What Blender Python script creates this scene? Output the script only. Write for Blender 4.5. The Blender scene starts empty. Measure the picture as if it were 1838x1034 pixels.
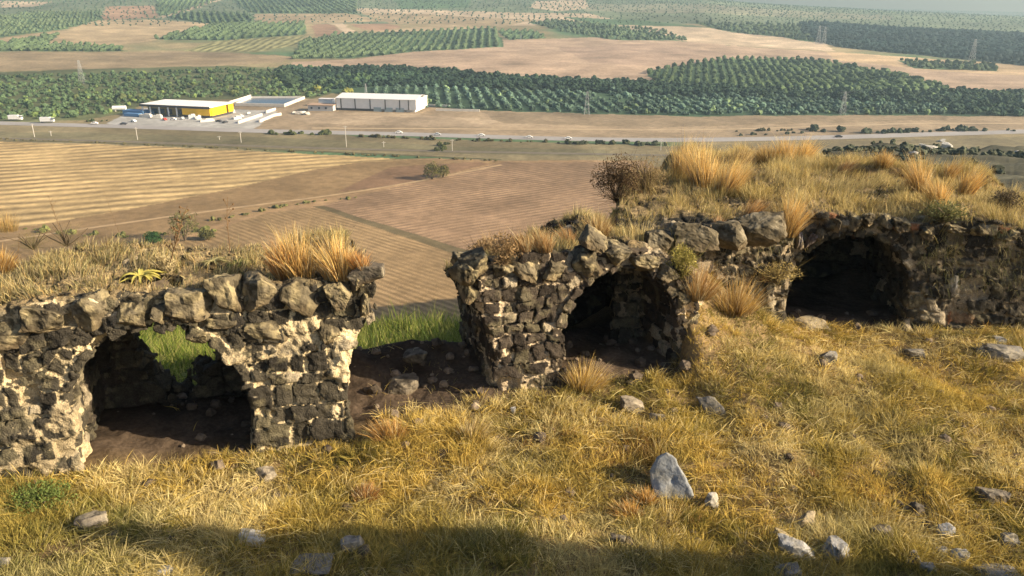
import bpy, math, random
import numpy as np
from mathutils import Vector

# ------------------------------------------------------------------ camera, sky, sun, exposure
SC = bpy.context.scene
COL = SC.collection
R = math.radians
F = 1442.0; CX = 919.0; CY = 517.0          # focal length of the photo in photo pixels
PITCH = R(20.4); CAMH = 7.7
cam_d = bpy.data.cameras.new('camera'); cam = bpy.data.objects.new('camera', cam_d); COL.objects.link(cam)
cam.location = (0, 0, CAMH); cam.rotation_euler = (R(90) - PITCH, 0, 0)
cam_d.sensor_width = 36; cam_d.lens = 36 * F / 1838
cam_d.clip_start = 0.1; cam_d.clip_end = 20000
SC.camera = cam
SUN_AZ = R(103); SUN_EL = R(23)
wd = bpy.data.worlds.new('World'); SC.world = wd; wd.use_nodes = True
nt = wd.node_tree; nt.nodes.clear()
sky = nt.nodes.new('ShaderNodeTexSky'); sky.sky_type = 'NISHITA'; sky.sun_disc = False
sky.sun_elevation = SUN_EL; sky.sun_rotation = SUN_AZ; sky.dust_density = 4.0; sky.altitude = 150
bg = nt.nodes.new('ShaderNodeBackground'); bg.inputs[1].default_value = 0.08
wo = nt.nodes.new('ShaderNodeOutputWorld')
# the air below the level of the eye is as bright as the horizon: the sky is never sampled below it
geo = nt.nodes.new('ShaderNodeTexCoord'); sx = nt.nodes.new('ShaderNodeSeparateXYZ'); mxn = nt.nodes.new('ShaderNodeMath'); mxn.operation = 'MAXIMUM'; mxn.inputs[1].default_value = 0.03; cx_ = nt.nodes.new('ShaderNodeCombineXYZ')
nt.links.new(geo.outputs['Generated'], sx.inputs[0]); nt.links.new(sx.outputs[2], mxn.inputs[0]); nt.links.new(sx.outputs[0], cx_.inputs[0]); nt.links.new(sx.outputs[1], cx_.inputs[1]); nt.links.new(mxn.outputs[0], cx_.inputs[2]); nt.links.new(cx_.outputs[0], sky.inputs[0])
nt.links.new(sky.outputs[0], bg.inputs[0]); nt.links.new(bg.outputs[0], wo.inputs[0])
sl = bpy.data.lights.new('sun', 'SUN'); sl.energy = 5.0; sl.angle = R(0.6); sl.color = (1.0, 0.80, 0.54)
so = bpy.data.objects.new('sun', sl); COL.objects.link(so)
sd = Vector((math.sin(SUN_AZ) * math.cos(SUN_EL), math.cos(SUN_AZ) * math.cos(SUN_EL), math.sin(SUN_EL)))
so.rotation_euler = sd.to_track_quat('Z', 'Y').to_euler(); so.location = (60, -20, 60)
SC.view_settings.view_transform = 'Standard'; SC.view_settings.look = 'None'
SC.view_settings.exposure = 1.05; SC.view_settings.gamma = 1.0
SC.cycles.max_bounces = 5; SC.cycles.diffuse_bounces = 3; SC.cycles.transparent_max_bounces = 8

# ------------------------------------------------------------------ numeric helpers
rng = np.random.RandomState(11)
RT = np.random.RandomState(7).rand(64, 64, 64).astype(np.float32) * 2 - 1
def vn(x, y, z):
    x = np.asarray(x, np.float64); y = np.asarray(y, np.float64); z = np.asarray(z, np.float64)
    x, y, z = np.broadcast_arrays(x, y, z)
    xi = np.floor(x); yi = np.floor(y); zi = np.floor(z)
    a = x - xi; b = y - yi; c = z - zi
    a = a * a * (3 - 2 * a); b = b * b * (3 - 2 * b); c = c * c * (3 - 2 * c)
    i = xi.astype(np.int64) & 63; j = yi.astype(np.int64) & 63; k = zi.astype(np.int64) & 63
    i1 = (i + 1) & 63; j1 = (j + 1) & 63; k1 = (k + 1) & 63
    def L(p, q, t): return p + (q - p) * t
    return L(L(L(RT[i, j, k], RT[i1, j, k], a), L(RT[i, j1, k], RT[i1, j1, k], a), b),
             L(L(RT[i, j, k1], RT[i1, j, k1], a), L(RT[i, j1, k1], RT[i1, j1, k1], a), b), c)
def fbm(x, y, z, o=3, s=1.0):
    r = 0; am = 1.0; x = np.asarray(x) / s; y = np.asarray(y) / s; z = np.asarray(z) / s
    for q in range(o):
        r = r + am * vn(x + 13.1 * q, y + 7.7 * q, z + 3.3 * q); x = x * 2.03; y = y * 2.03; z = z * 2.03; am *= 0.5
    return r
def ss(a, b, x): t = np.clip((x - a) / (b - a), 0, 1); return t * t * (3 - 2 * t)
def C(*c): return np.array(c, float)

def ray(px, py):
    px = np.asarray(px, float); py = np.asarray(py, float)
    a = (px - CX) / F; b = -(py - CY) / F
    return a, math.cos(PITCH) + b * math.sin(PITCH), -math.sin(PITCH) + b * math.cos(PITCH)
def at_z(px, py, z):
    a, b, c = ray(px, py); t = (z - CAMH) / c; return a * t, b * t
def at_y(px, py, Y):
    a, b, c = ray(px, py); t = Y / b; return Vector((a * t, Y, CAMH + c * t))
def to_px(x, y, z):
    d = y * math.cos(PITCH) - (z - CAMH) * math.sin(PITCH); u = y * math.sin(PITCH) + (z - CAMH) * math.cos(PITCH)
    return CX + F * x / d, CY - F * u / d

# ------------------------------------------------------------------ terrain height
ZP = -75.0
def edge_y(x):                      # back edge of the ruin terrace
    a = 16.9 + 0.27 * np.clip(x, -9, 20) + 1.0 * ss(-1.5, 0.5, x)
    return np.where(x < 1.2, a, a + ss(1.2, 5.6, x) * (27.2 - a - 0.75 * np.maximum(x - 6.5, 0))) + 0.4 * fbm(x, 3.0, 1.0, 2, 1.7)
TH2 = R(-8.0)
def loc(x, y, O, th):
    dx = x - O[0]; dy = y - O[1]
    return dx * math.cos(th) + dy * math.sin(th), -dx * math.sin(th) + dy * math.cos(th)
OR = (6.45, 17.75)                  # left jamb of the right-hand arch
def T(x, y):
    x = np.asarray(x, float); y = np.asarray(y, float)
    r = np.hypot(x, y)
    near = np.exp(-(np.maximum(r - 12, 0) / 40.0) ** 2)
    z = 0.12 * fbm(x, y, 2.0, 3, 2.0) + 0.07 * fbm(x, y, 5.0, 3, 0.75)
    um, wm = loc(x, y, (-0.36, 14.1), R(16.5))
    mnd = (2.1 + .25 * fbm(x, y, 4.4, 2, .9)) * ss(9.0, 6.5, wm) * ss(4.1 - 1.3 * ss(.1, -.7, wm), 4.35 + .9 * ss(.1, -.7, wm), um) * ss(7.7, 4.0, um) * ss(-1.3, 2.3, wm) + 0.25 * ss(3.6, 4.6, um) * ss(9.5, 6, um) * ss(-3.2, -.4, wm) * ss(9, 6.5, wm)
    z = z + 0.28 * ss(8.5, 10.5, x) * ss(14.5, 16.5, y) + 0.12 * ss(11.6, 9.5, y)
    # rubble floors inside the bays
    z = z + 0.5 * np.exp(-(((x + 3.9) / 1.0) ** 2 + ((y - 15.6) / 0.5) ** 2)) + 0.45 * np.exp(-(((x + 2.2) / 1.3) ** 2 + ((y - 16.3) / 0.5) ** 2))
    # platform on top of the right-hand vaults
    u, w = loc(x, y, OR, TH2)
    plat = ss(4.45, 4.85, w) * ss(1.6, 3.4, x - .28 * np.clip(y - 18, 0, 10) + .8 * fbm(x, y, 2.2, 3, 1.4)) * ss(14.5, 12.6, x - 0.1 * (y - 18)) * ss(36, 28, y)
    z = z + np.maximum(mnd, (2.66 - 0.005 * (y - 19) + 0.16 * fbm(x, y, 8.0, 3, 1.5)) * plat)
    e = y - edge_y(x)
    rat = x / np.maximum(y, 1.0)
    spur = ss(0.29, 0.40, rat) * ss(14, 40, y)
    bb = ss(18, 24, y) * ss(3.9, 1.2, x)
    drop = np.interp(e * (1 - bb) + (y - 16.6) * bb, [-1, 0, 2, 5, 9, 24, 44, 74, 126, 200], [0, -.15, -1.6, -3.2, -5.3, -12.0, -20.5, -31.2, -78, -150]) + ss(4, 14, e) * .7 * fbm(x, y, 6.1, 3, 7.0)
    sp = np.where(y < 60, -0.160 * np.maximum(y - 25, 0) - 1.6 * ss(0, 3, e), -0.160 * np.maximum(y - 25, 0) - 1.6) - 0.6 * np.maximum(y - 163 - 0.22 * x, 0) + (ss(45, 80, y) * 1.8) * fbm(x, y, 4.0, 3, 28.0)
    base = z + drop * (1 - spur) + sp * spur
    # unseen bank added behind right of the viewer to cast the foreground shade
    base = base + (8.9 + 3.0 * fbm(x, y, 12.3, 3, 1.1)) * np.exp(-(((x - 14.0) / 3.0) ** 2)) * ss(8.9, 3.9, y - 0.12 * (x - 12) + 1.5 * fbm(x, y, 3.3, 3, 2.2)) * ss(-8, -2, y)
    # plain and far hills
    far = far_z(x, y)
    return np.maximum(base, far)
def far_z(x, y):
    r = np.hypot(x, y)
    az = x / np.maximum(r, 1.0)
    zr = np.interp(az, [-1, -0.6, 0.0, 0.22, 0.265, 0.34, 0.44, 0.54, 0.60, 0.8], [-8, -8, -12, -19, -29, -40, -52, -63, -69, -78])
    rise = ss(650, 2500, r) ** 1.15
    far = ZP + (zr - ZP) * rise + 4.0 * ss(700, 1100, r) * ss(2500, 1900, r) * fbm(x, y, 1.0, 3, 420.0) + ss(450, 700, r) * 0.5 * fbm(x, y, 9.0, 2, 60.0) + ss(1900, 2500, r) * 1.0 * fbm(x, y, 9.0, 3, 70.0)
    far = far - 40 * ss(2560, 3300, r)
    return np.where(y < 0, np.minimum(far, ZP), far)
def hit_far(px, py): return hit(px, py, far_z)
def hit(px, py, T=None):
    """where the sight line through a photo point meets the terrain"""
    a, b, c = ray(px, py)
    T = T or globals()['T']
    ts = np.geomspace(6, 4200, 1500)
    z = CAMH + c * ts; g = T(a * ts, b * ts)
    k = np.argmax(z < g)
    if k == 0: k = len(ts) - 1
    t0, t1 = ts[k - 1], ts[k]
    for _ in range(14):
        tm = (t0 + t1) / 2
        if CAMH + c * tm < T(a * tm, b * tm): t1 = tm
        else: t0 = tm
    return float(a * t1), float(b * t1), float(CAMH + c * t1)

# ------------------------------------------------------------------ mesh helpers
def mesh_obj(name, V, Fc, mat, col=None, smooth=False, parent=None, attrs=None, link=True):
    V = np.asarray(V, np.float32); Fc = np.asarray(Fc, np.int32)
    me = bpy.data.meshes.new(name); n = len(V); m, k = Fc.shape
    me.vertices.add(n); me.vertices.foreach_set('co', V.ravel())
    me.loops.add(m * k); me.loops.foreach_set('vertex_index', Fc.ravel())
    me.polygons.add(m); me.polygons.foreach_set('loop_start', np.arange(0, m * k, k, dtype=np.int32))
    me.polygons.foreach_set('loop_total', np.full(m, k, np.int32))
    me.polygons.foreach_set('use_smooth', np.full(m, bool(smooth)))
    if col is not None:
        at = me.color_attributes.new('Col', 'FLOAT_COLOR', 'POINT')
        c4 = np.ones((n, 4), np.float32); c4[:, :3] = col; at.data.foreach_set('color', c4.ravel())
    for kk, v in (attrs or {}).items():
        at = me.attributes.new(kk, 'FLOAT', 'POINT'); at.data.foreach_set('value', np.asarray(v, np.float32))
    me.update(calc_edges=True); me.validate()
    if mat: me.materials.append(mat)
    o = bpy.data.objects.new(name, me)
    if link: COL.objects.link(o)
    if parent: o.parent = parent
    return o
def tag(o, label=None, cat=None, group=None, kind=None):
    if label: o['label'] = label
    if cat: o['category'] = cat
    if group: o['group'] = group
    if kind: o['kind'] = kind
    return o
def empty(name, L, rz=0.0):
    o = bpy.data.objects.new(name, None); COL.objects.link(o); o.location = L; o.rotation_euler = (0, 0, rz); o.empty_display_size = 0.2
    return o

def N(nt, t, **k):
    n = nt.nodes.new(t)
    for a, b in k.items(): setattr(n, a, b)
    return n
def mat(name, color=None, rough=0.85, attr=False, noise=None, bump=None, metal=0.0, transl=0.0, spec=0.3):
    """noise=(scale, amount) multiplies the colour; bump=(scale, strength, distance)"""
    m = bpy.data.materials.new(name); m.use_nodes = True; t = m.node_tree; b = t.nodes['Principled BSDF']
    b.inputs['Roughness'].default_value = rough; b.inputs['Metallic'].default_value = metal
    b.inputs['Specular IOR Level'].default_value = spec
    src = None
    if attr:
        a = N(t, 'ShaderNodeVertexColor', layer_name='Col'); src = a.outputs[0]
    else:
        rgb = N(t, 'ShaderNodeRGB'); rgb.outputs[0].default_value = (*color, 1); src = rgb.outputs[0]
    tc = N(t, 'ShaderNodeTexCoord')
    for sc, am in (noise or []):
        nz = N(t, 'ShaderNodeTexNoise'); nz.inputs['Scale'].default_value = sc; nz.inputs['Detail'].default_value = 4
        nz.inputs['Roughness'].default_value = 0.65
        t.links.new(tc.outputs['Object'], nz.inputs['Vector'])
        mr = N(t, 'ShaderNodeMapRange'); mr.inputs[1].default_value = 0.3; mr.inputs[2].default_value = 0.7
        mr.inputs[3].default_value = 1 - am; mr.inputs[4].default_value = 1 + am
        t.links.new(nz.outputs[0], mr.inputs[0])
        mx = N(t, 'ShaderNodeVectorMath', operation='SCALE'); t.links.new(src, mx.inputs[0]); t.links.new(mr.outputs[0], mx.inputs['Scale'])
        src = mx.outputs[0]
    t.links.new(src, b.inputs['Base Color'])
    if bump:
        nz = N(t, 'ShaderNodeTexNoise'); nz.inputs['Scale'].default_value = bump[0]; nz.inputs['Detail'].default_value = 5
        t.links.new(tc.outputs['Object'], nz.inputs['Vector'])
        bp = N(t, 'ShaderNodeBump'); bp.inputs['Strength'].default_value = bump[1]; bp.inputs['Distance'].default_value = bump[2]
        t.links.new(nz.outputs[0], bp.inputs['Height']); t.links.new(bp.outputs[0], b.inputs['Normal'])
    if transl > 0:
        tr = N(t, 'ShaderNodeBsdfTranslucent'); t.links.new(src, tr.inputs[0])
        ms = N(t, 'ShaderNodeMixShader'); ms.inputs[0].default_value = transl
        t.links.new(b.outputs[0], ms.inputs[1]); t.links.new(tr.outputs[0], ms.inputs[2])
        t.links.new(ms.outputs[0], t.nodes['Material Output'].inputs[0])
    return m
# ------------------------------------------------------------------ ground colours: fields traced on the land
def W(pts):  return np.array([hit_far(p[0], p[1])[:2] for p in pts])
def inside(x, y, P):
    r = np.zeros(x.shape, bool); n = len(P)
    bx = (x >= P[:, 0].min()) & (x <= P[:, 0].max()) & (y >= P[:, 1].min()) & (y <= P[:, 1].max())
    idx = np.nonzero(bx)[0]
    if len(idx) == 0: return r
    xx = x[idx]; yy = y[idx]; q = np.zeros(len(idx), bool)
    for i in range(n):
        x0, y0 = P[i]; x1, y1 = P[(i + 1) % n]
        if y0 == y1: continue
        c = ((y0 > yy) != (y1 > yy)) & (xx < (x1 - x0) * (yy - y0) / (y1 - y0) + x0)
        q ^= c
    r[idx] = q
    return r
TAN = C(.34, .265, .165); PTAN = C(.44, .35, .25); BRN = C(.27, .175, .115); GRN = C(.090, .150, .075); DGR = C(.038, .068, .038)
OLV = C(.17, .165, .080); GOLD = C(.37, .275, .140); SOIL = C(.25, .165, .085)
# (pixel outline, colour, row spacing m, two px giving the row direction, row strength)
FIELDS = [
 ([(-300,-6),(1300,-6),(1500,8),(1900,24),(2200,40),(2200,70),(1500,48),(1000,45),(500,40),(-300,60)], C(.13,.16,.10), 0, None, 0),
 ([(1050,8),(1320,12),(1600,28),(1600,36),(1200,24),(1050,20)], C(.20,.20,.14), 0, None, 0),
 ([(960,2),(1050,0),(1060,16),(1000,20),(950,14)], PTAN, 0, None, 0),
 ([(700,-4),(850,-4),(840,14),(720,16)], GRN*.9, 0, None, 0),
 ([(-300,25),(0,30),(60,22),(180,20),(185,35),(120,52),(0,68),(-300,80)], GRN, 9, ((0,60),(120,50)), .3),
 ([(0,2),(95,3),(60,12),(0,14)], PTAN, 0, None, 0),
 ([(-300,72),(0,70),(118,55),(180,36),(275,35),(380,42),(330,62),(260,75),(200,82),(60,84),(-300,90)], TAN*1.05, 0, None, 0),
 ([(-300,84),(0,78),(105,62),(85,80),(200,82),(230,92),(0,92),(-300,96)], GRN*.9, 10, ((20,92),(70,76)), .5),
 ([(190,12),(278,10),(283,32),(184,36)], BRN*1.1, 0, None, 0),
 ([(280,-4),(405,-4),(370,10),(300,28),(285,26)], GRN, 10, ((330,24),(342,4)), .5),
 ([(287,34),(362,12),(420,-4),(400,-4),(355,9),(284,30)], PTAN, 0, None, 0),
 ([(302,32),(340,22),(450,25),(457,42),(370,42)], GRN*.85, 12, ((420,42),(408,24)), .6),
 ([(420,-4),(640,-4),(640,24),(455,24),(430,12)], GRN*1.05, 12, ((560,24),(540,10)), .5),
 ([(455,25),(620,24),(700,38),(560,42),(460,42)], TAN*.9, 0, None, 0),
 ([(620,14),(780,18),(1050,24),(1160,46),(900,46),(700,36)], PTAN*.95, 0, None, 0),
 ([(640,22),(780,26),(960,36),(900,48),(700,42)], TAN*.8, 0, None, 0),
 ([(275,71),(390,43),(545,41),(548,62),(400,73)], GRN*.9, 12, ((500,68),(530,42)), .5),
 ([(380,74),(546,64),(540,80),(455,94),(330,92)], OLV*1.25, 12, ((470,92),(520,68)), .45),
 ([(560,44),(592,42),(615,60),(600,64),(565,66)], BRN*.8, 0, None, 0),
 ([(594,42),(615,42),(640,60),(620,60)], PTAN, 0, None, 0),
 ([(625,44),(700,42),(720,50),(680,56),(650,52)], BRN, 0, None, 0),
 ([(680,56),(790,44),(900,50),(720,58)], TAN, 0, None, 0),
 ([(-300,94),(0,94),(230,94),(330,92),(470,98),(540,102),(500,112),(420,118),(150,124),(-300,132)], TAN*.80, 0, None, 0),
 ([(260,92),(450,96),(480,108),(300,118),(200,112)], TAN*.68, 0, None, 0),
 ([(740,92),(905,72),(1100,66),(1500,94),(1838,118),(2100,130),(2100,176),(1720,168),(1500,120),(1200,152),(1050,142),(530,124),(520,112),(640,106)], C(.37,.275,.200), 0, None, 0),
 ([(1000,86),(1160,78),(1330,98),(1200,122),(1060,112)], C(.30,.22,.165), 0, None, 0),
 ([(1480,92),(1838,118),(2100,132),(2100,150),(1700,128),(1500,108)], C(.43,.32,.20), 0, None, 0),
 ([(540,75),(600,62),(890,50),(906,84),(740,93),(640,104),(528,106)], GRN, 12, ((700,96),(740,56)), .45),
 ([(895,55),(955,56),(985,68),(912,72)], GRN*1.05, 12, ((930,72),(950,56)), .6),
 ([(948,40),(1000,36),(1190,54),(1240,74),(1110,72),(1020,60)], GRN*1.0, 0, None, 0),
 ([(1010,30),(1140,36),(1300,54),(1190,54),(1060,44)], GRN*.95, 0, None, 0),
 ([(1095,44),(1360,58),(1480,78),(1500,92),(1240,76)], PTAN*1.02, 0, None, 0),
 ([(1240,40),(1440,46),(1460,76),(1400,66),(1300,56)], GRN*.85, 0, None, 0),
 ([(1430,42),(1500,44),(1620,52),(1838,62),(2100,80),(2100,128),(1838,118),(1640,98),(1500,84),(1450,72)], C(.035,.055,.050), 0, None, 0),
 ([(1700,86),(1838,96),(1838,116),(1720,104)], C(.06,.085,.06), 0, None, 0),
 ([(1610,108),(1780,118),(1790,128),(1640,122)], GRN*.9, 8, ((1650,112),(1700,120)), .3),
 ([(1160,128),(1300,106),(1450,106),(1590,128),(1690,152),(1706,168),(1400,166),(1180,152)], GRN*.72, 9, ((1300,160),(1290,110)), .2),
 ([(-300,132),(0,130),(150,124),(420,118),(500,122),(600,165),(560,178),(420,178),(260,182),(232,202),(150,216),(-300,216)], C(.105,.12,.058), 0, None, 0),
 ([(500,122),(700,120),(900,134),(1180,150),(1400,166),(1700,166),(1838,168),(2100,172),(2100,212),(1838,211),(1700,207),(1240,209),(870,200),(760,200),(750,172),(600,168),(520,150)], DGR*1.3, 0, None, 0),
 ([(250,196),(550,176),(900,200),(1240,209),(1700,208),(2100,212),(2100,234),(1838,234),(1300,250),(800,244),(480,238),(250,232)], C(.30,.235,.16), 0, None, 0),
 ([(500,204),(700,203),(900,216),(860,228),(560,222)], C(.36,.285,.20), 0, None, 0),
 ([(860,200),(1240,209),(1700,207),(1700,216),(1200,228),(900,222)], C(.235,.185,.125), 0, None, 0),
 ([(225,207),(258,194),(440,196),(500,200),(455,232),(300,232),(190,222)], C(.40,.40,.39), 0, None, 0),
 ([(0,222),(200,226),(480,238),(800,250),(1200,262),(1838,246),(2100,240),(2100,330),(1080,300),(900,290),(690,276),(300,262),(-300,250),(-300,226)], C(.205,.175,.105), 0, None, 0),
 ([(0,236),(480,246),(800,262),(1100,270),(1080,282),(690,272),(300,256),(0,246)], C(.165,.150,.090), 0, None, 0),
 ([(500,292),(740,284),(900,288),(1160,288),(1160,320),(900,330),(760,360),(600,400),(400,420),(300,440),(420,338)], C(.27,.185,.105), 0, None, 0),
 ([(-400,248),(0,254),(250,262),(690,283),(740,286),(640,292),(560,305),(420,338),(250,372),(60,405),(-400,440)], GOLD, 9.5, ((0,342),(620,298)), .32),
 ([(740,286),(900,290),(760,325),(560,360),(380,405),(300,440),(-400,470),(-400,440),(60,405),(250,372),(420,338),(560,305),(640,292)], C(.23,.160,.085), 0, None, 0),
 ([(700,300),(860,290),(880,294),(720,332),(600,346)], C(.18,.115,.070), 0, None, 0),
 ([(905,291),(1150,292),(1300,330),(1300,480),(1000,500),(830,452),(570,372),(640,352),(770,322)], C(.205,.140,.088), 3.4, ((600,420),(1070,345)), .20),
 ([(570,372),(830,452),(1000,500),(1000,800),(500,800),(-400,700),(-400,450),(300,440),(480,382)], C(.205,.145,.078), 2.5, ((570,371),(820,441)), .17),
 ([(562,371),(578,369),(850,452),(828,460)], C(.105,.085,.048), 0, None, 0),
]
def terrain():
    az = np.concatenate([np.linspace(-180, -44, 60)[:-1], np.linspace(-44, 44, 1060), np.linspace(44, 180, 60)[1:]])
    rr = np.concatenate([np.geomspace(1.2, 8, 34)[:-1], np.geomspace(8, 30, 300)[:-1], np.geomspace(30, 240, 90)[:-1], np.geomspace(240, 900, 330)[:-1], np.geomspace(900, 3000, 230)[:-1], np.geomspace(3000, 3450, 5)])
    A, Rr = np.meshgrid(np.radians(az), rr); x = (Rr * np.sin(A)).ravel(); y = (Rr * np.cos(A)).ravel()
    na, nr = len(az), len(rr)
    z = T(x, y)
    i = np.arange(nr - 1)[:, None] * na; j = np.arange(na - 1)[None, :]
    q = np.stack([(i + j), (i + j + 1), (i + j + 1 + na), (i + j + na)], -1).reshape(-1, 4)[:, ::-1]
    r = np.hypot(x, y)
    n1 = fbm(x, y, 1.0, 4, 160.0); n2 = fbm(x, y, 2.0, 3, 25.0)
    base = C(.24, .20, .115)[None] * (1 + .25 * n1[:, None])
    gm = ss(-.1, .5, fbm(x, y, 6.0, 4, 210.0))[:, None]
    base = base * (1 - gm) + GRN[None] * gm
    ph = np.zeros(len(x)); ra = np.zeros(len(x))
    jw = 3.2 * ss(150, 800, r); xj = x + jw * fbm(x, y, 3.1, 2, 18.0); yj = y + jw * 1.5 * fbm(x, y, 8.1, 2, 18.0)
    for pts, c, sp, dr, st in FIELDS:
        P = W(pts); k = inside(xj, yj, P)
        if not k.any(): continue
        base[k] = c * (1 + .18 * n1[k, None] + .16 * n2[k, None])
        ph[k] = 0; ra[k] = 0
        if sp:
            d = np.array(hit_far(*dr[1])[:2]) - np.array(hit_far(*dr[0])[:2]); d /= np.linalg.norm(d); nn = np.array([-d[1], d[0]])
            ph[k] = (x[k] * nn[0] + y[k] * nn[1]) / sp; ra[k] = st
    # near hill: dry soil and litter, darker floors in the bays, green on the bank behind
    u0, w0 = loc(x, y, (-3.0, 12.7), R(17))
    hill = (z > ZP + 3) & (r < 330)
    g = fbm(x, y, 1.0, 4, 1.3)[:, None]
    hc = C(.20, .145, .075)[None] * (1 + .3 * g)
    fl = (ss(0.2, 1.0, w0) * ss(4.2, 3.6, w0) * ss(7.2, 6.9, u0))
    ur_, wr_ = loc(x, y, OR, TH2); fl = np.maximum(fl, ss(.0, .4, wr_) * ss(5.0, 4.6, wr_) * ss(-.4, .1, ur_) * ss(3.2, 2.8, ur_))[:, None]  # right vault floor darkened too, its interior shade put into the colour
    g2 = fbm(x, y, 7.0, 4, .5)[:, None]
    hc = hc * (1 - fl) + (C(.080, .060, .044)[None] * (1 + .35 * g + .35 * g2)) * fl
    e = y - edge_y(x)
    gr = (ss(-.1, 1.2, e) * ss(.40, .28, x / np.maximum(y, 1)))[:, None]
    hc = hc * (1 - gr) + C(.155, .175, .045)[None] * (1 + .3 * g2 + .3 * fbm(x, y, 3.0, 3, 6.0)[:, None]) * gr
    sp = (ss(1.0, 6, e) * ss(.27, .36, x / np.maximum(y, 1)))[:, None]
    spc = C(.085, .085, .060)[None] * (1 + .45 * fbm(x, y, 1.0, 3, 9.0)[:, None])
    hc = hc * (1 - sp) + spc * sp
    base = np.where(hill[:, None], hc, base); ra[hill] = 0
    base = np.clip(base, 0.01, 0.9)
    m = bpy.data.materials.new('ground_material'); m.use_nodes = True; t = m.node_tree; b = t.nodes['Principled BSDF']
    b.inputs['Roughness'].default_value = 0.95; b.inputs['Specular IOR Level'].default_value = 0.1
    vc = N(t, 'ShaderNodeVertexColor', layer_name='Col')
    a1 = N(t, 'ShaderNodeAttribute', attribute_name='phase'); a2 = N(t, 'ShaderNodeAttribute', attribute_name='rows')
    mu = N(t, 'ShaderNodeMath', operation='MULTIPLY'); mu.inputs[1].default_value = 2 * math.pi
    tc = N(t, 'ShaderNodeTexCoord')
    wz = N(t, 'ShaderNodeTexNoise'); wz.inputs['Scale'].default_value = 0.02; t.links.new(tc.outputs['Object'], wz.inputs['Vector'])
    wa = N(t, 'ShaderNodeMath', operation='MULTIPLY_ADD'); wa.inputs[1].default_value = 1.2
    t.links.new(wz.outputs[0], wa.inputs[0]); t.links.new(a1.outputs['Fac'], wa.inputs[2]); t.links.new(wa.outputs[0], mu.inputs[0])
    sn = N(t, 'ShaderNodeMath', operation='SINE'); t.links.new(mu.outputs[0], sn.inputs[0])
    # rows broken up by noise so that no two furrows look alike
    bz = N(t, 'ShaderNodeTexNoise'); bz.inputs['Scale'].default_value = 0.06; bz.inputs['Detail'].default_value = 3; t.links.new(tc.outputs['Object'], bz.inputs['Vector'])
    bm_ = N(t, 'ShaderNodeMapRange'); bm_.inputs[1].default_value = .35; bm_.inputs[2].default_value = .65; bm_.inputs[3].default_value = .35; bm_.inputs[4].default_value = 1.5
    t.links.new(bz.outputs[0], bm_.inputs[0])
    am = N(t, 'ShaderNodeMath', operation='MULTIPLY'); t.links.new(a2.outputs['Fac'], am.inputs[0]); t.links.new(bm_.outputs[0], am.inputs[1])
    ml = N(t, 'ShaderNodeMath', operation='MULTIPLY_ADD'); ml.inputs[2].default_value = 1.0
    t.links.new(sn.outputs[0], ml.inputs[0]); t.links.new(am.outputs[0], ml.inputs[1])
    src = vc.outputs[0]
    def scale(s, f):
        v = N(t, 'ShaderNodeVectorMath', operation='SCALE'); t.links.new(s, v.inputs[0]); t.links.new(f, v.inputs['Scale']); return v.outputs[0]
    src = scale(src, ml.outputs[0])
    for sc, am_ in ((0.012, .12), (0.035, .20), (0.3, .20), (2.2, .22), (14., .25)):
        nz = N(t, 'ShaderNodeTexNoise'); nz.inputs['Scale'].default_value = sc; nz.inputs['Detail'].default_value = 3; t.links.new(tc.outputs['Object'], nz.inputs['Vector'])
        mr = N(t, 'ShaderNodeMapRange'); mr.inputs[1].default_value = .3; mr.inputs[2].default_value = .7; mr.inputs[3].default_value = 1 - am_; mr.inputs[4].default_value = 1 + am_
        t.links.new(nz.outputs[0], mr.inputs[0]); src = scale(src, mr.outputs[0])
    t.links.new(src, b.inputs['Base Color'])
    bz2 = N(t, 'ShaderNodeTexNoise'); bz2.inputs['Scale'].default_value = 9; bz2.inputs['Detail'].default_value = 6; t.links.new(tc.outputs['Object'], bz2.inputs['Vector'])
    bp = N(t, 'ShaderNodeBump'); bp.inputs['Strength'].default_value = .7; bp.inputs['Distance'].default_value = .05
    t.links.new(bz2.outputs[0], bp.inputs['Height']); t.links.new(bp.outputs[0], b.inputs['Normal'])
    o = mesh_obj('ground', np.stack([x, y, z], 1), q, m, col=base, smooth=True, attrs={'phase': ph, 'rows': ra})
    tag(o, kind='structure')
terrain()
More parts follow.
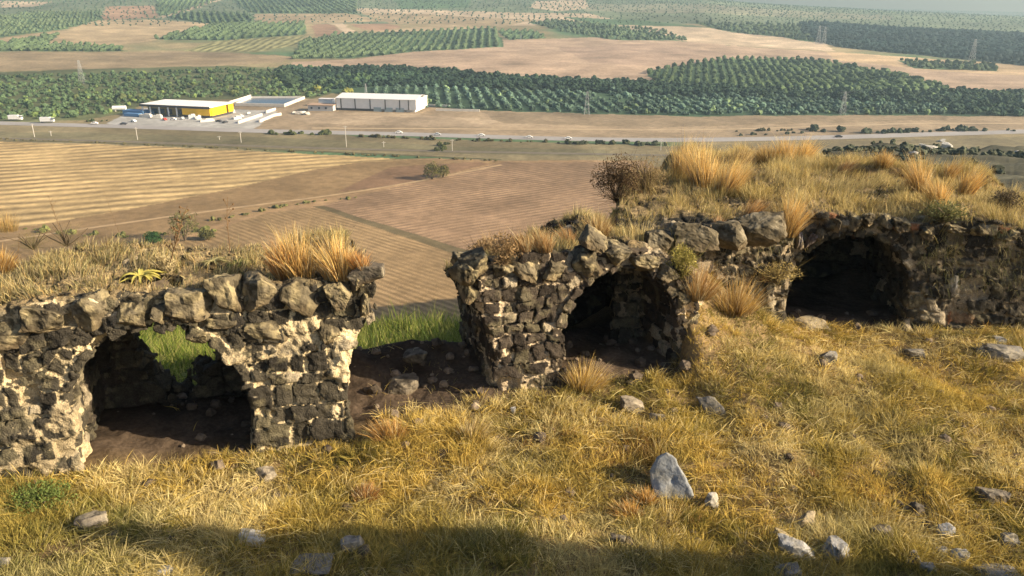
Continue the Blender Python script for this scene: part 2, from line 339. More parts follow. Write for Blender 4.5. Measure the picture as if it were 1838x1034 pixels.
# ------------------------------------------------------------------ masonry: solid shapes sampled on a grid, skinned with surface nets
def surface_nets(D, h, o):
    """zero surface of the sampled field D (negative inside)"""
    s = D < 0
    nx, ny, nz = D.shape
    c = np.zeros((nx - 1, ny - 1, nz - 1), np.int8)
    for dx in (0, 1):
        for dy in (0, 1):
            for dz in (0, 1): c += s[dx:nx - 1 + dx, dy:ny - 1 + dy, dz:nz - 1 + dz]
    act = (c > 0) & (c < 8); ii = np.argwhere(act); idx = -np.ones(act.shape, np.int64); idx[act] = np.arange(len(ii))
    P = np.zeros((len(ii), 3)); cnt = np.zeros(len(ii))
    cor = [(0,0,0),(1,0,0),(0,1,0),(1,1,0),(0,0,1),(1,0,1),(0,1,1),(1,1,1)]
    ed = [(0,1),(2,3),(4,5),(6,7),(0,2),(1,3),(4,6),(5,7),(0,4),(1,5),(2,6),(3,7)]
    val = [D[ii[:,0]+a, ii[:,1]+b, ii[:,2]+d] for a, b, d in cor]
    for a, b in ed:
        va, vb = val[a], val[b]; m = (va < 0) != (vb < 0)
        t = np.where(m, va / np.where(m, va - vb, 1), 0)
        p = np.array(cor[a])[None] + t[:, None] * (np.array(cor[b]) - np.array(cor[a]))[None]
        P[m] += p[m]; cnt[m] += 1
    P = (ii + P / cnt[:, None]) * h + np.array(o)[None]
    Q = []
    for ax in range(3):
        sl0 = [slice(None)] * 3; sl1 = [slice(None)] * 3; sl0[ax] = slice(0, -1); sl1[ax] = slice(1, None)
        a = s[tuple(sl0)]; b = s[tuple(sl1)]; e = np.argwhere(a != b)
        u, v = [(1, 2), (2, 0), (0, 1)][ax]
        e = e[(e[:, u] > 0) & (e[:, v] > 0) & (e[:, u] < D.shape[u] - 1) & (e[:, v] < D.shape[v] - 1)]
        flip = b[e[:, 0], e[:, 1], e[:, 2]]
        def g(du, dv):
            k = e.copy(); k[:, u] -= du; k[:, v] -= dv; return idx[k[:, 0], k[:, 1], k[:, 2]]
        q = np.stack([g(1, 1), g(0, 1), g(0, 0), g(1, 0)], 1); q[flip] = q[flip][:, ::-1]; Q.append(q)
    return P, np.concatenate(Q)

class Masonry:
    def __init__(s, seed, lo=.24, hi=.40):
        r = np.random.RandomState(seed); s.r = r
        zb = [-0.6, -0.05, 0.42]
        while zb[-1] < 4.5: zb.append(zb[-1] + r.uniform(lo, hi) * (1.15 if zb[-1] < .9 else .85))
        s.zb = np.array(zb)
        s.ub = [np.concatenate([[-20], np.cumsum(r.uniform(.24, .52, 110) * (1.35 if k < 3 else .88)) - 14 + r.rand() * .4]) for k in range(len(zb))]
        s.wb = [np.concatenate([[-20], np.cumsum(r.uniform(.26, .46, 90)) - 9 + r.rand() * .4]) for k in range(len(zb))]
        s.h = r.rand(64, 256, 128, 4)
    def cells(s, u, w, z):
        n = len(u); d = np.empty(n); hid = np.empty((n, 4))
        k = np.clip(np.searchsorted(s.zb, z) - 1, 0, len(s.zb) - 2)
        for c in np.unique(k):
            m = np.nonzero(k == c)[0]; ub = s.ub[c]; wb = s.wb[c]
            i = np.clip(np.searchsorted(ub, u[m]) - 1, 0, len(ub) - 2); j = np.clip(np.searchsorted(wb, w[m]) - 1, 0, len(wb) - 2)
            hh = s.h[c % 64, i % 256, j % 128]; gap = .013 + .038 * hh[:, 3] ** 2
            qs = []
            for p, lo_, hi_ in ((u[m], ub[i], ub[i + 1]), (w[m], wb[j], wb[j + 1]), (z[m], s.zb[c] + 0 * i, s.zb[c + 1] + 0 * i)):
                qs.append(np.abs(p - (lo_ + hi_) / 2) - (hi_ - lo_) / 2 + gap)
            rd = .035; q = np.stack(qs, 1) + rd
            d[m] = np.linalg.norm(np.maximum(q, 0), axis=1) + np.minimum(q.max(1), 0) - rd
            hid[m] = hh
        return d, hid

def smin(a, b, k):
    h = np.clip(.5 + .5 * (b - a) / k, 0, 1); return b + (a - b) * h - k * h * (1 - h)
def box2(u, a, b): return np.maximum(a - u, u - b)
def arch(u, z, uc, rad, zs, rz=None):
    rz = rz or rad
    up = (np.sqrt((u - uc) ** 2 + ((z - zs) * rad / rz) ** 2) - rad)
    return np.where(z > zs, up, np.abs(u - uc) - rad)

M_STONE = mat('basalt_masonry', attr=True, rough=.92, noise=[(7., .32), (38., .42), (110., .25)], bump=(38., 1.0, .03), spec=.15)

def ruin(name, O, th, lim, base_fn, arches, mseed, pal, h=.026, soil=None, mort=(.42, .36, .25), prot=.05, rough=.05, wbend=None, inner_shade=None, plaster=None):
    (u0, u1), (w0, w1), (z0, z1) = lim
    U = np.arange(u0, u1, h); Wd = np.arange(w0, w1, h); Z = np.arange(z0, z1, h)
    gu, gw, gz = np.meshgrid(U, Wd, Z, indexing='ij'); sh = gu.shape
    u, w, z = gu.ravel(), gw.ravel(), gz.ravel()
    B = base_fn(u, w, z)
    band = np.nonzero(np.abs(B) < .42)[0]; D = np.clip(B, -.5, .5).copy()
    u, w, z = u[band], w[band], z[band]
    big = fbm(u, w, z, 2, .8); med = fbm(u, w, z, 3, .22); fin = fbm(u, w, z, 2, .07)
    cl_ = np.ones(len(u))
    for (uc, rad, zs) in arches: cl_ = np.minimum(cl_, ss(.03, .45, np.abs(np.where(z > zs, np.hypot(u - uc, z - zs), np.abs(u - uc)) - rad)))
    b = B[band] + rough * .9 * big * (.12 + .88 * cl_) + .018 * med
    # rubble coursing, bent by noise so that no joint runs straight
    wx = .085 * fbm(u, w, z + 9, 2, .40); wz_ = .065 * fbm(u + 5, w, z, 2, .50)
    ms = Masonry(mseed)
    wq = w - (wbend(u) if wbend else 0)
    cu, cw, cz = u + wx, wq + .03 * med, z + wz_
    for (uc, rad, zs) in arches:           # voussoirs turn with the arch
        rr = np.hypot(u - uc, z - zs); an = np.arctan2(z - zs, u - uc)
        m = (z > zs + .15) & (rr < rad + .42) & (rr > rad - .3)
        cu = np.where(m, (an * (rad + .2)) + uc * 3.3 + wx * .6, cu); cz = np.where(m, 1.63 + (rr - rad) * .7 + .02 * med, cz)
    cd, hid = ms.cells(cu, cw, cz)
    pr = prot * (hid[:, 0] * 1.6 - .45) + .05 * (np.abs(vn(cu * 4.1 + hid[:, 0] * 30, cw * 4.1, cz * 4.1 + hid[:, 1] * 30)) - .35)
    st = np.maximum(cd + .020 * med + .012 * fin, b - pr + .02 * med)
    st = np.where(hid[:, 1] > .93, 1.0, st)                 # fallen stones leave a hole
    mo = b + .044 - .05 * np.clip(fbm(u, w, z + 20, 2, .6) - .25, 0, 1) + .03 * med + .016 * fin
    mo = np.where(hid[:, 1] > .93, mo + np.clip(.12 + .5 * np.minimum(cd, 0) * -1, 0, .16), mo)
    mo = mo + .09 * ss(.35, .8, fbm(u, w + 30, z, 3, .5))      # joints washed out here and there
    if plaster: mo = mo - .075 * plaster(u, w, z)
    d = smin(st, mo, .004) + .007 * fin + .006 * fbm(u, w, z, 1, .05)
    D[band] = d
    isst = st < mo + .004
    D3 = D.reshape(sh)
    P, Q = surface_nets(D3, h, (u0, w0, z0))
    # colour at the surface
    gi = np.clip(((P - np.array([u0, w0, z0])) / h).round().astype(int), 0, np.array(sh) - 1)
    flat = gi[:, 0] * sh[1] * sh[2] + gi[:, 1] * sh[2] + gi[:, 2]
    lut = -np.ones(len(B), np.int64); lut[band] = np.arange(len(band)); k = np.maximum(lut[flat], 0)
    S = isst[k]; H = hid[k]; pu, pw, pz = P.T
    a = H[:, 2][:, None]; sc = pal[0] * (1 - a) + pal[1] * a
    sc = np.where((H[:, 1] > .86)[:, None] & (H[:, 1] < .93)[:, None], C(.30, .26, .19)[None], sc)      # pale limestone blocks
    sc = np.where(((H[:, 1] > .856) & (H[:, 1] <= .86))[:, None], C(.26, .13, .07)[None], sc)       # reddish blocks
    lich = ss(.12, .6, fbm(pu, pw, pz + 3, 4, .30))[:, None]
    sc = sc * (1 - .60 * lich) + C(.155, .138, .088)[None] * .60 * lich
    mc = np.array(mort)[None] * (1 + .25 * fbm(pu, pw, pz, 2, .5)[:, None])
    dirt = ss(.0, .7, fbm(pu + 4, pw, pz, 4, .9))[:, None]
    mc = mc * (1 - .6 * dirt) + C(.15, .125, .085)[None] * .6 * dirt
    mc = mc * (1 - inner_shade(pu, pw, pz)[:, None]) + C(.050, .042, .034)[None] * inner_shade(pu, pw, pz)[:, None] if inner_shade else mc  # mortar deep in the vaults darkened: interior shade painted into the colour
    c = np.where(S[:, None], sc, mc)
    # outward normal from the field gradient, used for soil lying on top
    G = np.stack([(D3[np.minimum(gi[:, 0] + 2, sh[0] - 1), gi[:, 1], gi[:, 2]] - D3[np.maximum(gi[:, 0] - 2, 0), gi[:, 1], gi[:, 2]]),
                  (D3[gi[:, 0], np.minimum(gi[:, 1] + 2, sh[1] - 1), gi[:, 2]] - D3[gi[:, 0], np.maximum(gi[:, 1] - 2, 0), gi[:, 2]]),
                  (D3[gi[:, 0], gi[:, 1], np.minimum(gi[:, 2] + 2, sh[2] - 1)] - D3[gi[:, 0], gi[:, 1], np.maximum(gi[:, 2] - 2, 0)])], 1)
    G /= np.linalg.norm(G, axis=1)[:, None] + 1e-9
    if soil is not None:
        tp = (ss(.45, .8, G[:, 2]) * ss(soil - .35, soil - .05, pz) * ss(.15, .45, pw + .25 * fbm(pu, pw, 0, 2, .5)))[:, None]
        c = c * (1 - tp) + C(.22, .17, .095)[None] * (1 + .25 * fbm(pu, pw, pz, 3, .3)[:, None]) * tp
    ct, st_ = math.cos(th), math.sin(th)
    X = np.stack([O[0] + pu * ct - pw * st_, O[1] + pu * st_ + pw * ct, pz], 1)
    root = empty(name, (O[0], O[1], 0))
    V = X - np.array([O[0], O[1], 0])
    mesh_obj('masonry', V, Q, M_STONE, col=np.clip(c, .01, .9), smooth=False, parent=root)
    sol = D3 < 0
    top = np.where(sol.any(2), Z[len(Z) - 1 - np.argmax(sol[:, :, ::-1], axis=2)], -9)
    return root, (U, Wd, top, O, th)
RUINS = []
def top_z(hm, x, y):
    U, Wd, top, O, th = hm; u, w = loc(np.asarray(x, float), np.asarray(y, float), O, th)
    i = np.round((u - U[0]) / (U[1] - U[0])).astype(int); j = np.round((w - Wd[0]) / (Wd[1] - Wd[0])).astype(int)
    ok = (i >= 0) & (i < len(U)) & (j >= 0) & (j < len(Wd))
    return np.where(ok, top[np.clip(i, 0, len(U) - 1), np.clip(j, 0, len(Wd) - 1)], -9)
def surf(x, y):
    z = T(x, y)
    for hm in RUINS: z = np.maximum(z, top_z(hm, x, y))
    return z

TH = R(16.5)
def corner(px, py, z=0.0): a, b = at_z(px, py, z); return (float(a), float(b))
OL = corner(630, 783); OM = corner(888, 716)
# left ruin: u runs leftwards negative; its right end is u=0
def base_left(u, w, z):
    H = 3.0 + .10 * np.sin(u * 1.3 + .6) + .05 * ss(-5, -7, u)
    end = .12 + .42 * ss(.8, 2.6, z) + .10 * fbm(u * 0, w, z, 2, .5)
    w_hi = 3.0 + .15 * fbm(u, 0 * w, z, 2, .7)
    b = np.maximum(np.maximum(box2(u, -9.0, end), box2(w, .0 + .05 * z, w_hi)), z - H)
    v = arch(u, z, -3.10, 1.40, 1.05)
    v = np.maximum(v, w - 2.45)
    hole = np.maximum(np.sqrt(((u + 3.05) / 1.0) ** 2 + ((z - 1.5) / 2.2) ** 2) - .68 + .18 * fbm(u, w, z, 2, .4), 1.0 - w)
    bay = np.maximum(arch(u, z, 1.42, 1.42, 1.05), w - 9)
    v2 = arch(u, z, -7.7, 1.40, 1.05)
    return np.maximum(np.maximum(np.maximum(b, -v), -hole), np.maximum(-bay, -np.maximum(v2, w - 2.4)))
PAL_L = (C(.027, .025, .022), C(.078, .070, .052)); PAL_M = (C(.026, .022, .019), C(.078, .064, .050)); PAL_R = (C(.022, .021, .018), C(.062, .056, .044))
rl, hml = ruin('vault_ruin', OL, TH, ((-7.6, .8), (-.25, 3.4), (-.5, 3.5)), base_left, [(-3.10, 1.40, 1.05)], 5, PAL_L, soil=3.0, plaster=lambda u, w, z: ss(-.1, .5, fbm(u, w, z, 3, .45) + 1.1 * ss(.9, .2, np.hypot((u + 4.75) / 1.0, (z - .75) / 1.1)) + .9 * ss(-.7, .1, u) * ss(.5, .9, z) * ss(2.4, 1.9, z) + .5 * ss(-4.9, -6.5, u) - .55), inner_shade=lambda u, w, z: ss(.7, 1.3, w) * ss(2.85, 2.6, z) * ss(-.3, -.8, u), mort=(.50, .42, .27))
tag(rl, 'leftmost basalt vault with crumbling pale mortar, green seen through its arch', 'ruin', 'ruined stone vaults on the ridge')
RUINS.append(hml)
def base_mid(u, w, z):
    H = 2.92 + .10 * np.sin(u * 2.0) - .55 * ss(2.9, 4.3, u) - (.09 + .27 * ss(3.2, .2, u)) * np.maximum(w, 0)
    lef = -(.0 + (.24 + .17 * w) * ss(.9, 2.3, z)) - .10 * fbm(u * 0, w, z, 2, .5)
    rim = np.hypot((u - 2.72), (z - 1.05)) - 1.78 - .08 * fbm(u, w, z, 2, .5)
    right = np.where(u > 2.72, np.where(z > 1.05, np.where(w < .45, rim, u - 4.9), u - 4.50), -9)
    b = np.maximum(np.maximum(lef - u, box2(w, .05 * z, 3.1 + 1.1 * ss(.9, 1.6, u))), np.maximum(z - H, right))
    v = np.maximum(arch(u, z, 2.72, 1.28, 1.05, 1.36), w - 3.8)
    bay = arch(u, z, -1.42, 1.42, 1.0)
    return np.maximum(np.maximum(b, -v), -bay)
rm, hmm_ = ruin('vault_ruin', OM, TH, ((-.9, 5.0), (-.25, 4.5), (-1.0, 3.35)), base_mid, [(2.72, 1.28, 1.05)], 9, PAL_M, soil=2.9, inner_shade=lambda u, w, z: ss(.6, 1.2, w) * ss(2.75, 2.5, z) * ss(.8, 1.4, u), mort=(.46, .38, .27))
tag(rm, 'middle basalt pier and arch with a broken overhang and shadowed wall on its left', 'ruin', 'ruined stone vaults on the ridge')
RUINS.append(hmm_)
def wfront(u): return np.where(u < 0, -.42 + .26 * u, 0.0) * ss(.25, -.05, u)
def base_right(u, w, z):
    H = 2.82 + .07 * np.sin(u * 1.7 + 1) - .22 * ss(-.6, -4, u) - .22 * ss(3.2, 7, u)
    b = np.maximum(np.maximum(box2(u, -4.0 , 9.0), box2(w, wfront(u) + .06 * z, 5.2)), z - H)
    v = np.maximum(arch(u, z, 1.45, 1.36, 1.0, 1.42), w - 4.2)
    return np.maximum(b, -v)
rr_, hmr = ruin('vault_ruin', OR, TH2, ((-4.3, 6.6), (-2.1, 5.4), (-.3, 3.2)), base_right, [(1.45, 1.36, 1.0)], 21, PAL_R, h=.033, soil=2.75, mort=(.24, .20, .14), inner_shade=lambda u, w, z: ss(.3, .8, w) * ss(2.75, 2.6, z), wbend=lambda u: wfront(u))
tag(rr_, 'rightmost basalt vault half buried under a grassy mound, its arch pitch dark', 'ruin', 'ruined stone vaults on the ridge')
RUINS.append(hmr)

# ------------------------------------------------------------------ boulders and cap stones
def rock_mesh(size, seed, n=14, cuts=9, rough=.05):
    r = np.random.RandomState(seed); g = np.linspace(-1, 1, n + 1); V = []; Q = []
    for ax in range(3):
        for sg in (-1, 1):
            a, b = np.meshgrid(g, g, indexing='ij'); p = np.zeros((n + 1, n + 1, 3)); p[..., ax] = sg
            p[..., (ax + 1) % 3] = a * sg; p[..., (ax + 2) % 3] = b; o = len(V) * (n + 1) ** 2; V.append(p.reshape(-1, 3))
            i = np.arange(n)[:, None] * (n + 1); j = np.arange(n)[None]
            Q.append(np.stack([o + i + j, o + i + j + n + 1, o + i + j + n + 2, o + i + j + 1], -1).reshape(-1, 4))
    V = np.concatenate(V); Q = np.concatenate(Q)
    V, inv = np.unique(np.round(V, 6), axis=0, return_inverse=True); Q = inv.reshape(-1)[Q]
    d = V / np.linalg.norm(V, axis=1)[:, None]
    nr = r.randn(cuts, 3); nr /= np.linalg.norm(nr, axis=1)[:, None]
    nr = np.concatenate([nr, np.eye(3), -np.eye(3)]); off = np.concatenate([r.uniform(.62, .95, cuts), r.uniform(.8, 1.0, 6)])
    t = off[None] / np.maximum(d @ nr.T, .05); k = 60.
    rad = -np.log(np.exp(-k * np.minimum(t, 3)).sum(1)) / k
    P = d * rad[:, None]; q = P * 1.4 + seed * 3.7
    P = P * (1 + rough * fbm(q[:, 0], q[:, 1], q[:, 2], 4, .55)[:, None] * 1.3)
    nzv = np.stack([fbm(q[:, 0] + 11 * i, q[:, 1], q[:, 2], 3, .28) for i in range(3)], 1); P = P + rough * .45 * nzv
    return P * np.array(size)[None] / 2, Q
def rock(name, p, size, rot, seed, color, parent=None, m=None, rough=.05, n=14, patch=None):
    V, Q = rock_mesh(size, seed, n=n, rough=rough)
    q = V * 3 + seed
    a = ss(-.1, .6, fbm(q[:, 0], q[:, 1], q[:, 2], 4, .45))[:, None]
    pk = .80 if patch is not None else .5
    c = np.array(color)[None] * (1 - a * pk) + np.array(patch if patch is not None else C(.30, .27, .20))[None] * pk * a
    b = ss(.1, .6, fbm(q[:, 0] + 9, q[:, 1], q[:, 2], 4, .3))[:, None]; c = c * (1 - .6 * b)
    sn = (ss(.1, -.8, 2 * V[:, 2] / size[2]) * .65)[:, None]; c = c * (1 - sn) + C(.15, .115, .07) * sn      # soil clinging to the foot
    o = mesh_obj(name, V, Q, m or M_ROCK, col=np.clip(c, .01, .9), smooth=False, parent=parent)
    pl = parent.location if parent else Vector((0, 0, 0))
    o.location = Vector(p) - pl; o.rotation_euler = rot
    return o
M_ROCK = mat('weathered_rock', attr=True, rough=.9, noise=[(4., .28), (22., .22)], bump=(24., .6, .02), spec=.15)
DK = C(.088, .076, .052); LT = C(.36, .36, .35); MD = C(.20, .19, .16)
def caps(root, hm, lst, seed0):
    """px, py, width, height (photo pixels), colour, tilt: stones bedded on the wall head"""
    U, Wd, top, O, th = hm
    for i, (px, py, sw, shh, c, tl) in enumerate(lst):
        # meet the front plane of this wall, w about .25
        a, b, cc = ray(px, py); nrm = (-math.sin(th), math.cos(th)); w_t = .30
        t = ((O[0] * nrm[0] + O[1] * nrm[1]) + w_t) / (a * nrm[0] + b * nrm[1]); p = (a * t, b * t, CAMH + cc * t)
        k = t * 1.0 / F
        rock('cap_stone', p, (sw * k * .94, .75, shh * k * .90), (R(random.uniform(-12, 8)), R(tl), th + R(random.uniform(-8, 8))), seed0 + i, c, parent=root, rough=.06, n=20, patch=C(.30, .255, .150))
random.seed(4)
def cap_at(root, hm, px, py, sw, shh, c, w_t, seed, th):
    O = hm[3]; a, b, cc = ray(px, py); nrm = (-math.sin(th), math.cos(th)); t = ((O[0] * nrm[0] + O[1] * nrm[1]) + w_t) / (a * nrm[0] + b * nrm[1]); k = t / F
    rock('cap_stone', (a * t, b * t, CAMH + cc * t), (sw * k, .7, shh * k), (R(5), R(15), th), seed, c, parent=root, rough=.06, n=20, patch=C(.25, .22, .15))
for i, (px, py, sw, shh, w_) in enumerate(((834, 470, 40, 34, 1.2),)): cap_at(rm, hmm_, px, py, sw, shh, DK * 1.2, w_, 260 + i, TH)
caps(rl, hml, [(20,600,80,60,DK,0),(88,572,78,66,DK*1.15,12),(172,556,84,84,DK*1.5,-8),(236,556,62,76,DK*1.35,6),(289,560,40,52,DK*1.1,0),(346,548,88,80,DK*1.7,8),(410,528,64,86,DK*1.2,-6),
               (462,524,80,78,DK*1.6,4),(540,526,98,82,DK*1.35,16),(606,520,58,60,DK*1.8,-6),(405,575,70,36,DK,0),(350,600,40,28,DK*.9,0),(480,590,90,60,DK*1.15,3),(640,500,40,46,DK*1.2,12),(655,545,26,60,DK*1.3,0),(590,590,48,66,DK*1.0,4)], 100)
caps(rm, hmm_, [(828,486,40,46,DK*.8,24),(850,474,56,50,DK*.9,-8),(842,520,30,36,DK*.75,20),(935,474,70,46,DK*1.7,28),(992,482,62,48,DK*1.25,26),(1046,470,54,62,DK*.9,-14),(1062,428,56,50,DK*1.3,30),(1100,455,60,42,DK*1.5,10),
                (1148,470,60,36,DK*1.6,14),(1190,492,50,38,DK*1.5,32),(1218,530,36,44,DK*1.4,50),(1238,570,30,44,DK*1.2,62),(900,480,50,40,DK*1.1,0),(1255,612,28,40,DK*1.2,70)], 140)
caps(rr_, hmr, [(1434,428,18,34,C(.15,.14,.15),8),(1452,430,18,36,C(.17,.15,.16),14),(1472,415,22,36,DK*1.1,18),(1500,402,26,30,DK*.9,10),(1528,396,28,32,DK*1.1,4),(1556,394,26,28,DK*.9,0),(1584,396,28,30,DK*1.2,-6),(1612,400,30,34,DK,-14),(1660,412,34,28,DK,-4),(1705,408,40,26,DK*1.1,2),(1752,414,36,28,DK*.9,0),(1800,418,40,28,DK,4)], 170)
# blocks on the nearer, left-hand stretch of the right ruin
for i, (px, py, sw, shh, d, c) in enumerate([(1247,424,82,48,15.9,DK*1.35),(1310,424,64,48,16.2,DK*1.05),(1372,416,84,54,16.6,DK*1.2),(1180,430,54,40,15.9,DK*.9)]):
    p = at_y(px, py, d + .35); k = p.y / math.cos(R(17)) / F
    rock('cap_stone', p, (sw * k * 1.1, .7, shh * k * 1.2), (R(-4), R(random.uniform(-4, 4)), TH2 + R(14)), 200 + i, c, parent=rr_, rough=.07)
# ------------------------------------------------------------------ far plain: roads, buildings, vehicles, poles, trees
def strip(name, pts, width, z0, m, kind='structure'):
    P = [np.array(hit_far(*p)[:2]) for p in pts]; V = []; 
    Q = []; D = []
    for a, b in zip(P[:-1], P[1:]):
        n = max(2, int(np.linalg.norm(b - a) / 12)); D += [a + (b - a) * t for t in np.linspace(0, 1, n, endpoint=False)]
    D.append(P[-1]); D = np.array(D)
    for _ in range(6): D[1:-1] = (D[:-2] + D[2:] + 2 * D[1:-1]) / 4
    Tg = np.gradient(D, axis=0); Tg /= np.linalg.norm(Tg, axis=1)[:, None]; nn = np.stack([-Tg[:, 1], Tg[:, 0]], 1)
    for s in (-1, 1):
        q = D + nn * s * width / 2; V.append(np.column_stack([q, far_z(q[:, 0], q[:, 1]) + z0]))
    n = len(D); V = np.concatenate(V); i = np.arange(n - 1)
    o = mesh_obj(name, V, np.stack([i, i + 1, i + 1 + n, i + n], 1), m)
    return tag(o, kind=kind)
M_ASPH = mat('asphalt', (.30, .29, .29), noise=[(.05, .12), (.8, .1)])
M_TRACK = mat('dirt_track', (.40, .31, .20), noise=[(.1, .15)])
M_BALL = mat('ballast', (.15, .13, .10), noise=[(.3, .2)])
strip('road', [(-300, 212), (0, 221), (250, 228), (480, 236), (700, 240), (860, 245), (1020, 250), (1200, 252), (1400, 249), (1560, 245), (1838, 236), (2150, 226)], 13, .08, M_ASPH)
strip('railway', [(-300, 244), (0, 248), (300, 257), (560, 266), (800, 272), (1080, 277), (1200, 279)], 4.5, .10, M_BALL)
strip('dirt_track', [(-200, 258), (0, 251.5), (300, 260), (690, 277), (900, 287)], 3, .06, mat('verge', (.09, .085, .04), noise=[(.2, .3)]))
strip('path', [(-100, 448), (60, 424), (240, 398), (420, 372), (560, 357), (700, 336), (900, 296)], 2.2, .06, mat('field_path', (.36, .26, .15), noise=[(.2, .25)]))
strip('lane', [(560, 230), (900, 232), (1300, 233), (1700, 220), (1838, 222)], 4, .06, M_TRACK)

def prism(quad, z0, z1):
    V = [(x, y, z0) for x, y in quad] + [(x, y, z1) for x, y in quad]
    return V, [(0, 1, 5, 4), (1, 2, 6, 5), (2, 3, 7, 6), (3, 0, 4, 7), (4, 5, 6, 7), (3, 2, 1, 0)]
def joinq(parts):
    V = []; Q = []
    for v, q in parts:
        o = len(V); V += list(v); Q += [tuple(i + o for i in f) for f in q]
    return V, Q
def boxm(cx, cy, cz, sx, sy, sz, rz=0):
    c, s = math.cos(rz), math.sin(rz)
    q = [(cx + a * sx / 2 * c - b * sy / 2 * s, cy + a * sx / 2 * s + b * sy / 2 * c) for a, b in ((-1, -1), (1, -1), (1, 1), (-1, 1))]
    return prism(q, cz - sz / 2, cz + sz / 2)
def part(name, parts, m, parent=None, loc0=None):
    V, Q = joinq(parts)
    return mesh_obj(name, V, Q, m, parent=parent)
M_WHITE = mat('white_sheet', (.72, .74, .76), rough=.5, noise=[(.3, .06)])
M_YEL = mat('yellow_cladding', (.85, .50, .01), rough=.5, noise=[(.3, .05)])
M_DK = mat('dark_band', (.045, .045, .05), rough=.5); M_GLASS = mat('window_glass', (.04, .06, .09), rough=.15)
M_BLUE = mat('blue_tarpaulin', (.10, .22, .42), rough=.6); M_CONC = mat('pale_concrete', (.60, .58, .54), noise=[(.4, .1)])
M_GREYW = mat('grey_render', (.42, .43, .45)); M_RED = mat('terracotta', (.40, .28, .20))
def local_frame(a, b):
    ax, ay = a; bx, by = b; L = math.hypot(bx - ax, by - ay); return L, math.atan2(by - ay, bx - ax)
# yellow trading building
zr_ = ZP + 7.6
FL = at_z(250, 187, zr_); FR = at_z(376, 192.5, zr_); BR = at_z(411, 183, zr_)
L1, r1 = local_frame(FL, FR); Wd1 = abs(-(BR[0] - FR[0]) * math.sin(r1) + (BR[1] - FR[1]) * math.cos(r1))
yb = empty('commercial_building', (FL[0], FL[1], ZP), r1)
tag(yb, 'long yellow building with a flat white roof beside the road', 'building')
part('wall', [boxm(L1 * .42, Wd1 / 2 + 3, 3.3, L1 * .80, Wd1 - 7, 6.6)], mat('ochre_wall', (.34, .25, .09)), yb)
part('roof', [boxm(L1 / 2, Wd1 / 2, 7.35, L1, Wd1, .7)], mat('roof_sheet', (.85, .84, .82), rough=.5), yb)
part('fascia', [boxm(L1 / 2, -.15, 7.0, L1 + .1, .3, 1.5)], M_DK, yb)
part('yellow_panel', [boxm(L1 * .80, 1.2, 3.9, L1 * .39, 2.4, 4.4), boxm(L1 - 1.2, Wd1 * .36, 4.2, 2.6, Wd1 * .62, 5.4), boxm(L1 - 1.2, Wd1 * .87, 4.2, 2.6, Wd1 * .22, 5.4)], M_YEL, yb)
part('plinth', [boxm(L1 * .80, 1.4, .85, L1 * .38, 2.2, 1.7), boxm(L1 - 1.4, Wd1 * .5, .75, 2.4, Wd1 * .9, 1.5)], M_DK, yb)
for k in (.03, .14, .27, .40, .52): part('column', [boxm(L1 * k, .6, 3.3, .7, .7, 6.6)], M_WHITE, yb)
for k in (.12, .22, .33, .47): part('window', [boxm(L1 * k, 6.42, 2.4, 4.5, .2, 3.4)], M_GLASS, yb)
# white warehouse
zw = ZP + 9.0
FL = at_z(603, 175.5, zw); FR = at_z(746, 179.5, zw); L2, r2 = local_frame(FL, FR); W2 = 26.0
wb = empty('warehouse', (FL[0], FL[1], ZP), r2)
tag(wb, 'long white warehouse with dark vertical strips and an open dark base', 'building')
part('wall', [boxm(L2 / 2, W2 / 2, 5.4, L2, W2, 7.2), boxm(L2 / 2, W2 / 2 + 1.0, 1.0, L2 - 3, W2 - 2.4, 2.0)], M_WHITE, wb)
V = [(0 - .5, -.6, 9.05), (L2 + .5, -.6, 9.05), (L2 + .5, W2 / 2, 11.2), (-.5, W2 / 2, 11.2), (L2 + .5, W2 + .6, 9.05), (-.5, W2 + .6, 9.05)]
mesh_obj('roof', V + [(a, b, c - .35) for a, b, c in V], [(0, 1, 2, 3), (3, 2, 4, 5), (6, 9, 8, 7), (9, 11, 10, 8), (0, 6, 7, 1), (5, 4, 10, 11), (0, 3, 9, 6), (3, 5, 11, 9), (1, 7, 8, 2), (2, 8, 10, 4)], M_WHITE, parent=wb)
for k in (.06, .24, .43, .62, .80, .91): part('downpipe', [boxm(L2 * k, -.15, 5.4, .6, .3, 7.2)], M_DK, wb)
part('base_band', [boxm(L2 * .25, .2, .9, L2 * .46, .5, 1.8)], M_DK, wb)
for k in (.52, .66, .80): part('dock_door', [boxm(L2 * k, -.1, 1.5, 6, .25, 3.0)], mat('dock_blue', (.30, .38, .42)), wb)
part('side_wall_panel', [boxm(L2 + .12, W2 / 2, 5.6, .25, W2 - .4, 7.0)], mat('sunlit_tint', (.74, .70, .66)), wb)  # end wall in a warmer copy of the white, sunlight in the colour
# low house
a0 = at_z(553, 199, ZP); a1 = at_z(598, 200, ZP); L3, r3 = local_frame(a0, a1)
hs = empty('house', (a0[0], a0[1], ZP), r3); tag(hs, 'low grey house with a tan roof left of the white warehouse', 'house')
part('wall', [boxm(L3 / 2, 5, 2, L3, 10, 4)], M_GREYW, hs)
part('roof', [boxm(L3 / 2, 5, 4.2, L3 + 1, 11, .4)], M_RED, hs)
for k in (.15, .45, .72): part('window', [boxm(L3 * k, -.05, 2.2, 1.4, .15, 1.4)], M_GLASS, hs)
a0 = at_z(585, 191, ZP); sh_ = empty('shed', (a0[0], a0[1], ZP), r3); tag(sh_, 'white lean-to shed between the grey house and the warehouse', 'shed')
part('wall', [boxm(0, 3, 2.6, 11, 6, 5.2)], M_WHITE, sh_); part('roof', [boxm(0, 3, 5.35, 11.6, 6.6, .3)], mat('shed_roof', (.6, .6, .62)), sh_)
